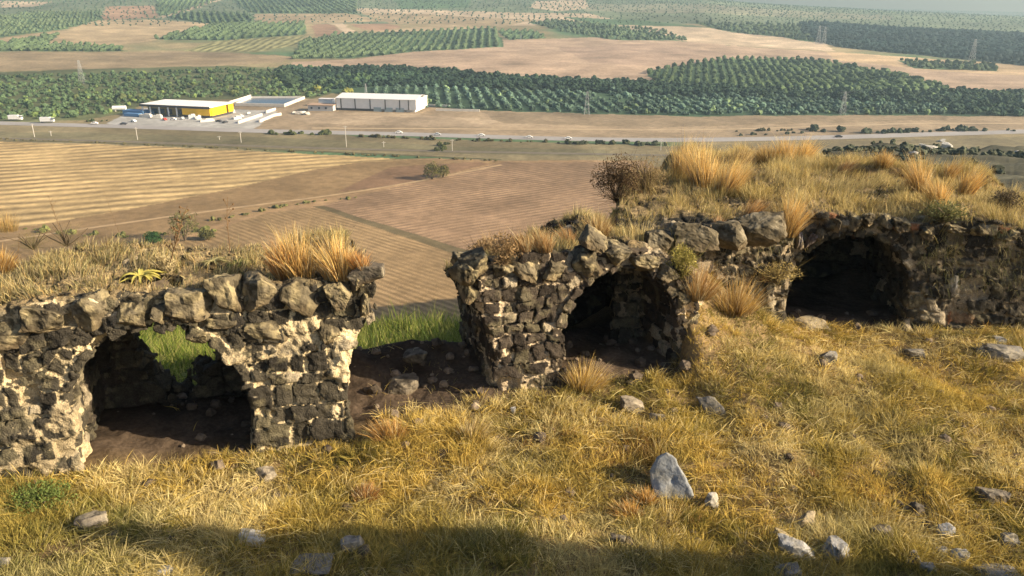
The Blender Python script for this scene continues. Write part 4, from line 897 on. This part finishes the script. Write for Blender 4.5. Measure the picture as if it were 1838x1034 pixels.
# ---- foreground meadow: tussocks of blades leaning every way, loose blades and long fallen straws
def allowed(x, y, r, soft=True):
    u, w = loc(x, y, OL, TH); ur, wr = loc(x, y, OR, TH2)
    bay = ss(.05, .7, w + .35 * fbm(x, y, 6, 2, .4)) * ss(7.1, 6.9, u); arc = ss(.1, .7, wr) * ss(-.2, .1, ur) * ss(2.95, 2.7, ur)
    rs = np.maximum(np.maximum(top_z(hml, x, y), top_z(hmm_, x, y)), top_z(hmr, x, y)); z = T(x, y)
    return (rs < z + .05) & (r.rand(len(x)) > np.maximum(bay * .985, arc * .97)) & (y < edge_y(x) + .5) & (wr < 4), z
def meadow(nc, per, nl, ns, seed):
    r = np.random.RandomState(seed)
    def pts(n): y = 8.3 + 11.5 * r.rand(n) ** 1.0; return (r.rand(n) * 2 - 1) * (y * .72 + 1.0), y
    cx, cy = pts(nc); hg = fbm(cx, cy, 2.5, 3, .8); k = r.rand(nc) < np.clip(.8 + .7 * hg, .42, 1); cx, cy, hg = cx[k], cy[k], hg[k]; nc = len(cx)
    cr = r.uniform(.05, .17, nc) * (1 + .4 * hg); ca = 5 * fbm(cx, cy, 1.5, 2, 1.3) + r.randn(nc) * 1.0; cl = r.uniform(.0, 1.0, nc) ** 1.5; cc = mixcol(cx, cy, nc, r); ch = r.uniform(.6, 1.45, nc) * (1 + .45 * np.clip(hg, -.7, 1))
    i = np.repeat(np.arange(nc), per); n = len(i); a = r.rand(n) * 6.283; q = r.rand(n) ** .5
    x = cx[i] + np.cos(a) * q * cr[i]; y = cy[i] + np.sin(a) * q * cr[i]
    dx = np.cos(a) * q * .75 + np.cos(ca[i]) * cl[i] * 1.0 + r.randn(n) * .22; dy = np.sin(a) * q * .75 + np.sin(ca[i]) * cl[i] * 1.0 + r.randn(n) * .22
    D = np.stack([dx, dy, np.ones(n)], 1); L = .20 * ch[i] * r.uniform(.5, 1.3, n); col = cc[i] * (1 + .4 * (r.rand(n, 1) - .5)) * r.uniform(.62, 1.22, (nc, 1))[i]
    x2, y2 = pts(nl); a2 = r.rand(nl) * 6.283; l2 = r.uniform(.2, 1.4, nl)
    D2 = np.stack([np.cos(a2) * l2, np.sin(a2) * l2, np.ones(nl)], 1); L2 = r.uniform(.06, .22, nl); c2 = mixcol(x2, y2, nl, r)
    x3, y3 = pts(ns); k = r.rand(ns) < np.clip(.5 + 1.2 * fbm(x3, y3, 8.5, 3, .9), .05, 1); x3, y3 = x3[k], y3[k]; m = len(x3); a3 = 4 * fbm(x3, y3, 6.5, 2, 1.6) + r.randn(m) * .8
    D3 = np.stack([np.cos(a3) * 2.2, np.sin(a3) * 2.2, r.uniform(.5, 1.4, m)], 1); L3 = r.uniform(.2, .5, m); c3 = np.stack([GB * 1.12, GA * 1.1, C(.60, .50, .27), GE])[r.randint(0, 4, m)]
    x = np.concatenate([x, x2, x3]); y = np.concatenate([y, y2, y3]); D = np.concatenate([D, D2, D3]); L = np.concatenate([L, L2, L3]); c = np.concatenate([col, c2, c3])
    up = np.concatenate([np.zeros(n + nl), r.uniform(.03, .12, m)]); k, z = allowed(x, y, r); x, y, z, D, L, c, up = x[k], y[k], z[k], D[k], L[k], c[k], up[k]; n = len(x)
    D /= np.linalg.norm(D, axis=1)[:, None]; bend = D * [.25, .25, 0] + np.stack([r.randn(n) * .10, r.randn(n) * .10, -.30 * (1 - D[:, 2] ** 2) - .05], 1)
    gl = (ss(-4.5, -7, x) * ss(11.6, 10.4, y) * .5 +   .35 * ss(10.6, 9.2, y) + .45 * ss(.15, .6, fbm(x, y, 31., 3, 1.3)))[:, None].clip(0, 1); c = c * (1 - gl * .6) + C(.17, .20, .06) * gl * .6  # greener grass at the lower left, plus olive patches painted as mottled shade
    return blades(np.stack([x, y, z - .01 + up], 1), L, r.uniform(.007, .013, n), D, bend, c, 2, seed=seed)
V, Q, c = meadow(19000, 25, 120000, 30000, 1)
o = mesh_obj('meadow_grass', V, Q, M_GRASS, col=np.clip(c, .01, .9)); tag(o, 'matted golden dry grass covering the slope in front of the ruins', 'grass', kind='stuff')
# ---- short pale grass and dead herbs on the wall heads and on the mound
def topgrass(n, seed):
    r = np.random.RandomState(seed); XS = []
    for hm, (ua, ub), (wa, wb_), nn in ((hml, (-7.4, .4), (.35, 3.1), .20), (hmm_, (-.5, 4.7), (.5, 4.5), .15), (hmr, (-4, 6.5), (-.5, 5.2), .28)):
        U, Wd, top, O, th = hm; k = int(n * nn); u = r.uniform(ua, ub, k); w = r.uniform(wa, wb_, k)
        x = O[0] + u * math.cos(th) - w * math.sin(th); y = O[1] + u * math.sin(th) + w * math.cos(th); z = top_z(hm, x, y)
        kk = (z > 1.9) & (z >= T(x, y) - .3) & (r.rand(k) < np.clip(.55 + .9 * fbm(x, y, 3, 3, .7), .06, 1) * ss(wa - .1, wa + .7, w + .3 * fbm(x, y, 4, 2, .5))); XS.append(np.stack([x, y, np.maximum(z, T(x, y))], 1)[kk])
    k = int(n * .5); x = r.uniform(2.5, 14.5, k); y = r.uniform(18, 28.5, k); z = T(x, y); u, w = loc(x, y, OR, TH2)
    kk = (w > 4.6) & (z > 1.2) & (r.rand(k) < np.clip(.7 + .7 * fbm(x, y, 3, 3, .8), .1, 1)); XS.append(np.stack([x, y, z], 1)[kk])
    P = np.concatenate(XS); n = len(P); x, y = P[:, 0], P[:, 1]
    k = 2600; u = np.concatenate([r.uniform(2.85, 6.5, k * 2 // 3), r.uniform(-3.9, -.1, k - k * 2 // 3)]); zh = 2.75 - 1.5 * r.rand(k) ** 1.6; gk = fbm(u, zh, 3, 3, .5) > -.15; u, zh = u[gk], zh[gk]; w = wfront(u) + .06 * zh - .05; O, th_ = OR, TH2; k = len(u)
    H = np.stack([O[0] + u * math.cos(th_) - w * math.sin(th_), O[1] + u * math.sin(th_) + w * math.cos(th_), zh], 1)
    HD = np.stack([.1 + r.randn(k) * .5, -.9 + r.randn(k) * .3, -.2 + r.randn(k) * .8], 1); HD /= np.linalg.norm(HD, axis=1)[:, None]
    th = 4 * fbm(x, y, 9.5, 2, 1.2) + r.randn(n); lean = r.uniform(.05, .75, n)
    D = np.stack([np.cos(th) * lean, np.sin(th) * lean, np.ones(n)], 1); D /= np.linalg.norm(D, axis=1)[:, None]
    bend = np.stack([np.cos(th) * .3 * lean, np.sin(th) * .3 * lean, -.15 * lean], 1)
    right = ss(1, 4, x)[:, None]; c = np.stack([GB, C(.42, .36, .22), C(.30, .27, .15), C(.20, .20, .08), C(.50, .36, .15)])[r.randint(0, 5, n)] * (1 + .4 * (r.rand(n, 1) - .5))
    c = c * (1 - right * .35) + mixcol(x, y, n, r, (.4, .3, .12, .1, .2)) * right * .35
    L = (.07 + .16 * np.clip(.5 + fbm(x, y, 1, 3, .5), 0, 1.4)) * r.uniform(.5, 1.5, n) * (1 + .5 * right[:, 0])
    hc = C(.34, .30, .15) * r.uniform(.4, 1.3, (k, 1)); hc = np.where(r.rand(k, 1) < .35, C(.15, .16, .06), hc)
    P = np.concatenate([P, H]); D = np.concatenate([D, HD]); bend = np.concatenate([bend, np.stack([0 * zh, .1 + 0 * zh, -.55 + 0 * zh], 1)]); c = np.concatenate([c, hc]); L = np.concatenate([L, r.uniform(.08, .26, k)]); n = len(P)
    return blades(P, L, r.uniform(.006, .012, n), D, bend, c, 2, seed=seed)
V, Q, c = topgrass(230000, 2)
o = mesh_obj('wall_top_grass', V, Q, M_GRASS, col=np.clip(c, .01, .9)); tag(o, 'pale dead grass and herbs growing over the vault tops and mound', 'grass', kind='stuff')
# ---- bright green undergrowth on the slope below and behind the bays
n = 130000; e = 1.5 + 78 * r.rand(n) ** 1.5; x = r.uniform(-.52, .12, n) * (e + 18); y = edge_y(x) + e; z = T(x, y)
f_ = fbm(x, y, 2, 3, 3.0); k = r.rand(n) < np.clip(.6 + .9 * f_, .08, 1); x, y, z, e, f_ = x[k], y[k], z[k], e[k], f_[k]; n = len(x); hg = (.36 + .7 * np.clip(f_ + .2, 0, 1)) * (1 + .02 * e)
D = np.stack([r.randn(n) * .5, r.randn(n) * .5, np.ones(n)], 1); D /= np.linalg.norm(D, axis=1)[:, None]
cc = np.stack([C(.13, .19, .025), C(.22, .26, .045), C(.07, .12, .02), C(.30, .29, .10)])[r.randint(0, 4, n)] * (1 + .5 * (r.rand(n, 1) - .5))
V, Q, c = blades(np.stack([x, y, z], 1), hg * r.uniform(.5, 1.3, n), r.uniform(.02, .04, n) * (1 + .035 * e), D, r.randn(n, 3) * .35, cc, 2, seed=3, rootc=.5)
o = mesh_obj('green_undergrowth', V, Q, M_GRASS, col=np.clip(c, .01, .9)); tag(o, 'bright green weeds on the slope seen behind the broken bays', 'weeds', kind='stuff')
# ---- small rubble and litter on the floors of the bays and in the thin grass
n = 900; xx = r.uniform(-8, 9.5, n); yy = r.uniform(9.5, 18.5, n); u, w = loc(xx, yy, OL, TH); ur, wr = loc(xx, yy, OR, TH2)
inb = ((w > .1) & (w < 3.6) & (u < 7)) | ((wr > 0) & (wr < 4) & (ur > 0) & (ur < 2.8)); k = inb | (r.rand(n) < .18); xx, yy = xx[k], yy[k]; zz = T(xx, yy); k = np.maximum(np.maximum(top_z(hml, xx, yy), top_z(hmm_, xx, yy)), top_z(hmr, xx, yy)) < zz + 3; xx, yy, zz = xx[k], yy[k], zz[k]
V, Q, c = blobs(np.column_stack([xx, yy, zz - .03]), r.uniform(.05, .26, len(xx)) * r.uniform(.5, 1.2, len(xx)), (C(.13, .105, .08) * r.uniform(.4, 1.7, (len(xx), 1))), 2, 77, .25, .8, tw=False)
o = mesh_obj('rubble', V, Q, M_ROCK, col=np.clip(c, .01, .9)); tag(o, 'small rubble littering the dirt floors of the vaults', 'rubble', kind='stuff')

# ---- golden tufts that one can count
def tuft(px, py, wpx, hpx, label, colr=C(.72, .49, .17), n=700, name='grass_tuft', spread=.28, group='tall golden grass tufts', seed=None, cat='grass tuft'):
    p, t = hit_s(px, py); k = t / F * 1.02; h = hpx * k * 1.25; w = wpx * k * .46; rr = np.random.RandomState(seed or int(px * 7 + py))
    a = rr.rand(n) * 6.283; q = rr.rand(n) ** .6; ln = rr.randn(2) * .12; colr = np.array(colr) * rr.uniform(.85, 1.12); P = np.stack([np.cos(a) * q * w * .75, np.sin(a) * q * w * .45, 0 * a], 1)
    D = np.stack([np.cos(a) * q * spread + rr.randn(n) * .11 + ln[0], np.sin(a) * q * spread + rr.randn(n) * .11 + ln[1], np.ones(n)], 1); D /= np.linalg.norm(D, axis=1)[:, None]
    bd = np.stack([np.cos(a) * q * .18 + rr.randn(n) * .15 + ln[0], np.sin(a) * q * .18, -.10 * q + 0 * a], 1)
    L = h * (1 - .35 * q) * rr.uniform(.35, 1.05, n)
    c = colr * (1 + .7 * (rr.rand(n, 1) - .5)); c = np.where(rr.rand(n, 1) < .30, C(.56, .47, .28) * (1 + .2 * rr.randn(n, 1)), c); c = np.where(rr.rand(n, 1) < .12, C(.25, .13, .05), c)
    V, Q, c = blades(P, L, rr.uniform(.006, .012, n), D, bd, c, 3, tipc=1.25, rootc=.55, seed=int(px))
    o = mesh_obj(name, V, Q, M_GRASS, col=np.clip(c, .01, .95)); o.location = Vector(p) - Vector((0, 0, .03)); tag(o, label, cat, group); return o
for a in ((540, 500, 70, 104, 'tall golden grass tuft on the left wall, left of a pair above the pier'), (608, 505, 74, 92, 'golden grass tuft at the broken right end of the left wall'), (508, 505, 34, 76, 'reddish thin grass tuft left of the golden pair on the left wall', C(.50, .27, .10)),
          (652, 528, 26, 50, 'short orange tuft hanging at the tip of the left wall', C(.52, .28, .09)), (12, 415, 60, 46, 'blurred golden tuft at the left edge, upper of two'), (6, 490, 44, 50, 'golden tuft at the left edge, lower of two', C(.60, .38, .12)),
          (1228, 320, 62, 78, 'tallest golden tuft at the back left of the mound'), (1262, 335, 60, 86, 'wide golden tuft right of the tallest one on the mound'), (1302, 350, 56, 80, 'golden tuft in front of the wide one on the mound'), (1325, 300, 50, 46, 'low straw tuft on the mound skyline', C(.52, .38, .16)),
          (1375, 292, 44, 40, 'small tuft on the skyline left of the two tall skyline tufts', C(.55, .40, .16)), (1408, 292, 46, 52, 'golden skyline tuft left of another of equal height'), (1438, 292, 40, 50, 'golden skyline tuft above the right arch, right one'), (1412, 430, 44, 88, 'narrow golden tuft growing at the left corner of the right arch'),
          (1340, 400, 34, 54, 'small orange tuft on the block wall left of the arch', C(.55, .33, .12)), (1290, 410, 22, 26, 'tiny pinkish tuft between two wall blocks', C(.48, .30, .16), 160), (1512, 315, 30, 34, 'small brown tuft in the middle of the mound', C(.40, .25, .11)), (1585, 300, 40, 34, 'low golden tuft on the back of the mound', C(.56, .38, .13)),
          (1650, 350, 44, 78, 'tall golden tuft on the right part of the mound'), (1682, 372, 38, 62, 'golden tuft below and right of the tall one on the mound'), (1732, 350, 38, 58, 'last golden tuft towards the right edge of the mound'), (1700, 325, 22, 42, 'slim golden tuft between two taller ones at the right', C(.60, .37, .11), 200),
          (1070, 430, 56, 54, 'straw tuft between the middle vault and the mound', C(.56, .40, .17)), (975, 450, 46, 46, 'thin straw tuft at the back of the middle vault', C(.50, .32, .14), 240), (940, 450, 40, 40, 'faint straw tuft on the middle vault, left of another', C(.50, .33, .15), 200), (880, 452, 34, 48, 'dry straw tuft at the left back of the middle vault', C(.50, .34, .16), 160),
          (1020, 440, 30, 40, 'little reddish tuft beside the upright stone', C(.5, .3, .13), 160), (1050, 700, 70, 60, 'bright golden clump at the right foot of the middle pier', C(.62, .44, .13)), (1320, 560, 90, 70, 'broad golden clump on the slope left of the right arch', C(.50, .34, .11)), (1250, 560, 60, 70, 'brownish clump against the flank of the middle vault', C(.40, .25, .09)),
          (655, 900, 44, 40, 'rusty brown grass clump in the foreground, left of centre', C(.33, .17, .06), 300), (700, 790, 60, 50, 'orange brown clump by the foot of the left pier', C(.42, .24, .07), 340), (1130, 930, 40, 44, 'orange clump left of the big pale boulder', C(.50, .29, .08), 260), (1160, 905, 30, 40, 'second orange clump close against the big pale boulder', C(.52, .31, .09), 240), (850, 790, 50, 50, 'upright straw clump between the two piers', C(.45, .35, .12), 260), (1460, 860, 24, 26, 'small rusty clump in the right meadow', C(.36, .19, .07), 180)):
    lab = a[4]; cl = a[5] if len(a) > 5 else C(.74, .50, .18); nn = a[6] * 2 if len(a) > 6 else 700
    tuft(*a[:4], lab, cl, nn, spread=.17 if a[1] < 560 else .55)
# ---- dead flower stalks
def stalk(px, yb_, yt, lean, label, seed, twigs=10, w=.010):
    p, t = hit_s(px, yb_); h = (yb_ - yt) * t / F * 1.05; rr = np.random.RandomState(seed); B = []; q = np.array([0, 0, 0.]); n = 7; pts = [q]
    for i in range(n): q = q + np.array([lean * h / n + rr.randn() * .015, rr.randn() * .015, h / n]); pts.append(q)
    for i in range(n): B.append(bar(tuple(pts[i]), tuple(pts[i + 1]), w * (1 - .09 * i)))
    for i in range(twigs):
        k = rr.uniform(.3, 1) * n; a = pts[int(min(k, n - 1))]; a = a + (pts[int(min(k, n - 1)) + 1] - a) * (k % 1 if k < n else 1); d = rr.randn(3) * h * .05; d[2] = abs(d[2]) + h * .03
        B.append(bar(tuple(a), tuple(a + d), w * .5)); s = .012
        B.append(boxm(*(a + d), s * 2, s * 2, s * 3))
    o = part('dry_stalk', B, M_BARK2); o.location = Vector(p); tag(o, label, 'plant stalk', 'dead stalks on the left wall'); return o
M_BARK2 = mat('dead_stem', (.16, .10, .05), rough=.9)
stalk(118, 440, 352, -.15, 'tallest dead stalk on the left wall, leaning left', 1, 14, .012)
stalk(222, 440, 346, -.16, 'thin bare stalk leaning left, second from left', 2, 4, .007)
stalk(297, 495, 376, .45, 'branched dead stalk leaning right beside the yellow rosette', 3, 22, .010)
stalk(412, 455, 356, .10, 'slender upright stalk rising from the small green rosette', 4, 6, .007)
stalk(30, 470, 420, .3, 'short dark stalk near the left edge', 5, 6)
stalk(260, 440, 420, .1, 'short pale stalk just left of the green bush', 6, 8)
# ---- rosettes with strap leaves
def rosette(px, py, wpx, label, colr, seed, n=34):
    p, t = hit_s(px, py); s = wpx * t / F / 2; rr = np.random.RandomState(seed); V = []; Q = []; Cc_ = []
    for i in range(n):
        a = rr.rand() * 6.283; up = rr.uniform(.15, 1.1); L = s * rr.uniform(.8, 1.25); w = s * .13; dx, dy = math.cos(a), math.sin(a); o_ = len(V); m_ = 6
        for k in range(m_ + 1):
            q = k / m_; x = L * q; z = up * L * (q - q * q * .95) + .04; ww = w * (1 - q ** 2.2) + .002
            V += [(dx * x - dy * ww, dy * x + dx * ww, z + .015), (dx * x, dy * x, z), (dx * x + dy * ww, dy * x - dx * ww, z + .015)]; Cc_ += [colr * rr.uniform(.85, 1.15)] * 3
            if k: b = o_ + 3 * k; Q += [(b - 3, b - 2, b + 1, b), (b - 2, b - 1, b + 2, b + 1)]
    root = empty('rosette_plant', p); tag(root, label, 'plant', 'rosette plants on the left wall')
    mesh_obj('leaves', V, Q, M_LEAF, col=np.array(Cc_), parent=root, smooth=True)
    part('crown', [boxm(0, 0, .03, .06, .06, .08)], M_BARK, root)
rosette(256, 508, 70, 'yellow green rosette with drooping strap leaves above the left arch', C(.50, .45, .12), 1)
rosette(432, 478, 44, 'small dark green rosette at the foot of the slender stalk', C(.16, .18, .05), 2)
rosette(385, 476, 44, 'pale withered rosette left of the dark green one', C(.36, .33, .16), 3, 26)
# ---- shrubs
def shrub(px, py, wpx, hpx, label, colr, seed, n=1500, leaf=.022, cat='shrub'):
    p, t = hit_s(px, py); k = t / F; rr = np.random.RandomState(seed + 40); m = 170
    a = rr.rand(m) * 6.283; el = rr.uniform(.05, 1.3, m); D = np.stack([np.cos(a) * np.cos(el), np.sin(a) * np.cos(el), np.sin(el)], 1); ext = np.minimum(wpx * k * .62 / (np.cos(el) + .05), hpx * k * 1.25 / (np.sin(el) + .05)) * rr.uniform(.5, 1.0, m)
    V, Q, c = blades(np.zeros((m, 3)) + rr.randn(m, 3) * .05, ext, rr.uniform(.006, .012, m), D, rr.randn(m, 3) * .18, np.array(colr)[None] * rr.uniform(.5, 1.3, (m, 1)), 4, seed=seed)
    root = leafy('shrub', p, (wpx * k, wpx * k * .8, hpx * k), n, colr, seed, leaf=leaf, label=label, cat=cat, hollow=.05); mesh_obj('twigs', V, Q, M_GRASS, col=np.clip(c, .01, .9), parent=root); return root
shrub(1108, 366, 92, 84, 'dense brown thorny shrub at the left edge of the mound', C(.10, .068, .038), 1, 4200, .030)
shrub(1160, 345, 90, 66, 'paler dry shrub right behind the brown thorny one', C(.24, .18, .09), 2, 1500, .024)
shrub(1085, 350, 50, 46, 'dark twiggy shrub overhanging the field left of the mound', C(.085, .055, .03), 8, 2000, .03)
shrub(120, 440, 80, 50, 'grey brown dead herb on the left wall by the tallest stalk', C(.23, .19, .10), 3, 900, .025)
shrub(60, 446, 70, 34, 'olive dead herb on the left wall near the edge', C(.20, .18, .07), 4, 900, .025)
shrub(870, 470, 74, 44, 'tangle of dead vines draping over the middle vault corner', C(.30, .21, .11), 5, 1500, .03)
shrub(905, 496, 56, 56, 'dead vine hanging down the face of the middle vault', C(.27, .19, .10), 6, 1000, .03)
shrub(1225, 500, 60, 60, 'yellow green weed between the middle vault and block wall', C(.28, .25, .07), 7, 1300, .028)
shrub(300, 506, 50, 40, 'curled pale dead leaves right of the yellow rosette', C(.42, .35, .20), 9, 500, .03)
shrub(1690, 410, 90, 34, 'green weed trailing over the right wall head', C(.14, .15, .06), 10, 900, .03)
shrub(1800, 380, 60, 40, 'dark twiggy shrub at the right end of the wall', C(.10, .08, .05), 11, 1200, .03)
shrub(70, 905, 130, 34, 'low green weeds at the foot of the left pier', C(.13, .18, .05), 12, 1800, .025)
shrub(1385, 570, 90, 34, 'dry weed on the sill at the left of the right arch', C(.36, .29, .12), 13, 700, .03)
# ---- loose stones
def stone(px, py, wpx, hpx, label, colr, seed, rot=(0, 0, 0), name='boulder', group='loose stones in the grass', sink=.36, depth=.8, patch=None):
    p, t = hit_s(px, py + hpx * .3); k = t / F; w = wpx * k * 1.1; h = hpx * k * 1.15
    o = rock(name, (p[0], p[1] + h * .2, p[2] + h * (.5 - sink)), (w, w * depth, h), tuple(R(a) for a in rot), seed, colr, rough=.035, patch=patch)
    tag(o, label, 'stone', group); return o
LG = C(.33, .335, .335); MG = C(.19, .185, .175); BG_ = C(.20, .175, .14)
def slab(px, py, pts, th, rot, label, colr, seed, s, lift=.1):
    """a broken ashlar: traced outline with real thickness, edges worn by noise"""
    p, t = hit_s(px, py); h = .02; P = np.array(pts) * s; g = [np.arange(P[:, 0].min() - .1, P[:, 0].max() + .1, h), np.arange(-.12, th + .12, h), np.arange(P[:, 1].min() - .1, P[:, 1].max() + .1, h)]
    X, Y, Z = np.meshgrid(*g, indexing='ij'); x, y, z = X.ravel(), Y.ravel(), Z.ravel(); d2 = np.full(len(x), 9.)
    for i in range(len(P)):
        A, B = P[i], P[(i + 1) % len(P)]; e = B - A; q = np.clip(((x - A[0]) * e[0] + (z - A[1]) * e[1]) / (e @ e), 0, 1); d2 = np.minimum(d2, np.hypot(x - A[0] - q * e[0], z - A[1] - q * e[1]))
    d2 = np.where(inside(x, z, P), -d2, d2) + .05 * (y / th - .5); dy = np.abs(y - th / 2 + .10 * x) - th / 2 + .03 * z; rd = .03
    d = np.hypot(np.maximum(d2 + rd, 0), np.maximum(dy + rd, 0)) + np.minimum(np.maximum(d2, dy) + rd, 0) - rd + .030 * fbm(x + seed, y, z, 4, .30)
    V, Q = surface_nets(d.reshape(X.shape), h, (g[0][0], g[1][0], g[2][0]))
    a = ss(-.1, .6, fbm(V[:, 0], V[:, 1], V[:, 2] + seed, 4, .2))[:, None]; c = colr * (1 - .35 * a) + C(.28, .25, .17) * .35 * a
    o = mesh_obj('fallen_block', V, Q, M_ROCK, col=c, smooth=True); o.location = Vector(p) + Vector((0, 0, lift)); o.rotation_euler = tuple(R(a) for a in rot); tag(o, label, 'stone', 'loose stones in the grass')
slab(1205, 885, [(-.44, .02), (-.36, .28), (-.24, .42), (-.06, .37), (.16, .12), (.42, -.16), (.34, -.30), (.06, -.46), (-.12, -.42), (-.34, -.22)], .36, (-26, 14, -12), 'largest pale blue grey boulder with a sharp lit edge, in the foreground', C(.24, .26, .28), 1, .86, .24)
slab(1278, 745, [(-.30, .22), (.02, .28), (.22, .02), (.36, -.26), (.18, -.24), (-.1, -.05)], .22, (-30, 4, -12), 'dark flat slab tilted downhill below the middle arch', MG * .8, 2, 1.05, .06)
for a in ((1280, 902, 30, 40, 'small white boulder right below the largest one', LG, 12, (0, 10, 20)), (1133, 728, 44, 32, 'brown block half sunk below the middle pier', BG_ * 1.2, 13, (0, 5, 10)), (478, 856, 38, 30, 'brownish block in the grass below the left pier', BG_ * 1.2, 15, (0, 0, 30)),
          (160, 938, 52, 40, 'square brown block at the lower left', BG_ * 1.1, 16, (0, 0, 25)), (450, 968, 54, 28, 'white broken stone at the lower left of centre', LG * 1.2, 17, (0, 8, 0)), (632, 980, 46, 42, 'grey cube shaped stone at the bottom, left of centre', MG, 18, (0, 0, 15)),
          (1430, 990, 62, 48, 'pale lumpy stone at the bottom right, left of its twin', LG, 19, (0, 0, 0)), (1505, 992, 56, 48, 'bluish rounded stone at the bottom right, right of its twin', LG * .85, 20, (0, 0, 10)), (1450, 938, 30, 34, 'tan upright stone above the pale lumpy one', C(.36, .30, .20), 21, (0, 14, 0)),
          (1412, 968, 40, 22, 'flat yellowish stone behind the pale lumpy one', C(.40, .33, .20), 22, (0, 10, 0)), (1645, 918, 32, 34, 'dark knobby stone in the right meadow', BG_ * .8, 23, (0, 0, 0)), (1785, 892, 46, 36, 'dark round stone near the right edge, sun behind it', BG_, 24, (0, 0, 0)),
          (1585, 962, 40, 30, 'purplish dark stone sunk in the shade', BG_ * .75, 25, (0, 0, 0)), (1703, 958, 30, 34, 'pale pointed stone above the pebble cluster', LG, 26, (0, 12, 0)), (1695, 995, 26, 22, 'white cobble, left of a pair in the pebble cluster', LG * 1.1, 27, (0, 0, 0)), (1725, 1002, 34, 26, 'white cobble, right of a pair in the pebble cluster', LG * 1.1, 28, (0, 0, 0)),
          (1812, 968, 34, 30, 'brown grey stone at the lower right edge', MG * .8, 29, (0, 0, 0)), (1640, 1006, 30, 24, 'dull grey cobble left of the pebble cluster', MG, 30, (0, 0, 0)), (1666, 1024, 26, 22, 'grey stone cut by the bottom edge at the right', MG * 1.1, 31, (0, 0, 0)), (1785, 1026, 70, 18, 'wide bluish stone along the bottom right edge', MG * 1.1, 32, (0, 0, 0)),
          (1415, 1028, 46, 20, 'pale stone under the lumpy one at the bottom', MG, 33, (0, 0, 0)), (295, 1026, 34, 22, 'pale stone cut by the bottom edge at the left', LG, 34, (0, 0, 0)), (4, 1010, 26, 20, 'blue grey stone in the lower left corner', MG, 35, (0, 0, 0)), (560, 1018, 70, 26, 'low grey slab at the bottom, left of centre', MG * .8, 36, (0, 6, 0)),
          (1487, 640, 30, 24, 'blue grey stone on the slope below the right arch', MG, 37, (0, 0, 0)), (1645, 634, 44, 22, 'flat bluish stone in the shade right of the dark arch', MG * .8, 38, (0, 0, 0)), (1790, 628, 80, 22, 'broad bluish slab in the shade at the right', MG * .9, 39, (0, 0, 0)), (1797, 612, 22, 20, 'small pale stone on top of the broad bluish slab', LG * .8, 40, (0, 0, 0)),
          (218, 812, 28, 22, 'cream lump of rubble on the sill of the left arch', C(.52, .45, .30), 41, (0, 10, 20)), (270, 916, 12, 10, 'tiny white chip in the grass below the left arch', LG * 1.3, 42, (0, 0, 0)), (1180, 752, 26, 18, 'dark cobble below the middle arch', BG_, 43, (0, 0, 0)), (921, 738, 10, 16, 'tiny pale upright chip at the foot of the middle pier', LG * 1.1, 44, (0, 0, 0)),
          (863, 877, 10, 8, 'tiny pinkish white chip in the meadow centre', LG * 1.2, 45, (0, 0, 0)), (1110, 972, 30, 26, 'dark stone half hidden in the shaded foreground', BG_ * .6, 46, (0, 0, 0)), (1450, 580, 66, 18, 'pale slab on the sill of the right arch', C(.34, .29, .20), 47, (0, 0, 0)), (1700, 566, 26, 34, 'pale upright stone against the shaded right wall', LG * .7, 48, (0, 10, 0)),
          (722, 690, 60, 24, 'dark rubble lump in the middle of the broken bay', BG_ * .6, 49, (0, 0, 0)), (670, 655, 60, 30, 'dark rubble lump at the back left of the broken bay', BG_ * .6, 50, (0, 0, 0)), (745, 640, 50, 26, 'dark rubble lump at the back of the broken bay', BG_ * .6, 51, (0, 0, 0)), (1125, 345, 0, 0, '', None, 0, None)):
    if a[2]: stone(a[0], a[1], a[2], a[3], a[4], a[5], a[6], a[7], 'boulder' if a[2] > 36 else 'stone')
# white stones scattered over the far spur
for i, (px, py, w, h) in enumerate(((1670, 268, 26, 10), (1700, 264, 22, 12), (1640, 276, 18, 8), (1730, 272, 12, 8), (1826, 278, 16, 10), (1690, 254, 14, 6), (1655, 262, 12, 6))):
    x, y, z = hit(px, py); k = y / F
    o = rock('boulder', (x, y, z + h * k * .2), (w * k, w * k, h * k), (0, 0, i), 400 + i, C(.45, .45, .43)); tag(o, 'pale limestone boulder on the dark slope beyond the mound', 'stone', 'pale boulders on the slope behind the mound')
# dark scrub on the spur
r = np.random.RandomState(8); n = 1500; y = r.uniform(45, 190, n); x = y * r.uniform(.28, .74, n); k = fbm(x, y, 2, 3, 22.0) > -.05; x, y = x[k], y[k]
V, Q, c = blobs(np.column_stack([x, y, T(x, y) - .2]), r.uniform(.6, 1.9, len(x)), C(.075, .088, .058) * (1 + .6 * (r.rand(len(x), 1) - .5)), 2, 12, .4)
o = mesh_obj('slope_scrub', V, Q, M_FOL, col=np.clip(c, .01, .9)); tag(o, 'dark low scrub on the slope beyond the mound', 'scrub', kind='stuff')

# ------------------------------------------------------------------ haze
V, Q = prism([(-3500, -3500), (3500, -3500), (3500, 3500), (-3500, 3500)], -125, 16)
hz = mesh_obj('haze', V, Q, None); tag(hz, kind='stuff')
m = bpy.data.materials.new('haze_air'); m.use_nodes = True; t = m.node_tree; t.nodes.clear()
pv = N(t, 'ShaderNodeVolumePrincipled'); pv.inputs['Color'].default_value = (.56, .80, 1.0, 1); pv.inputs['Density'].default_value = .00016; pv.inputs['Anisotropy'].default_value = .2
mo = N(t, 'ShaderNodeOutputMaterial'); t.links.new(pv.outputs[0], mo.inputs['Volume']); hz.data.materials.append(m)
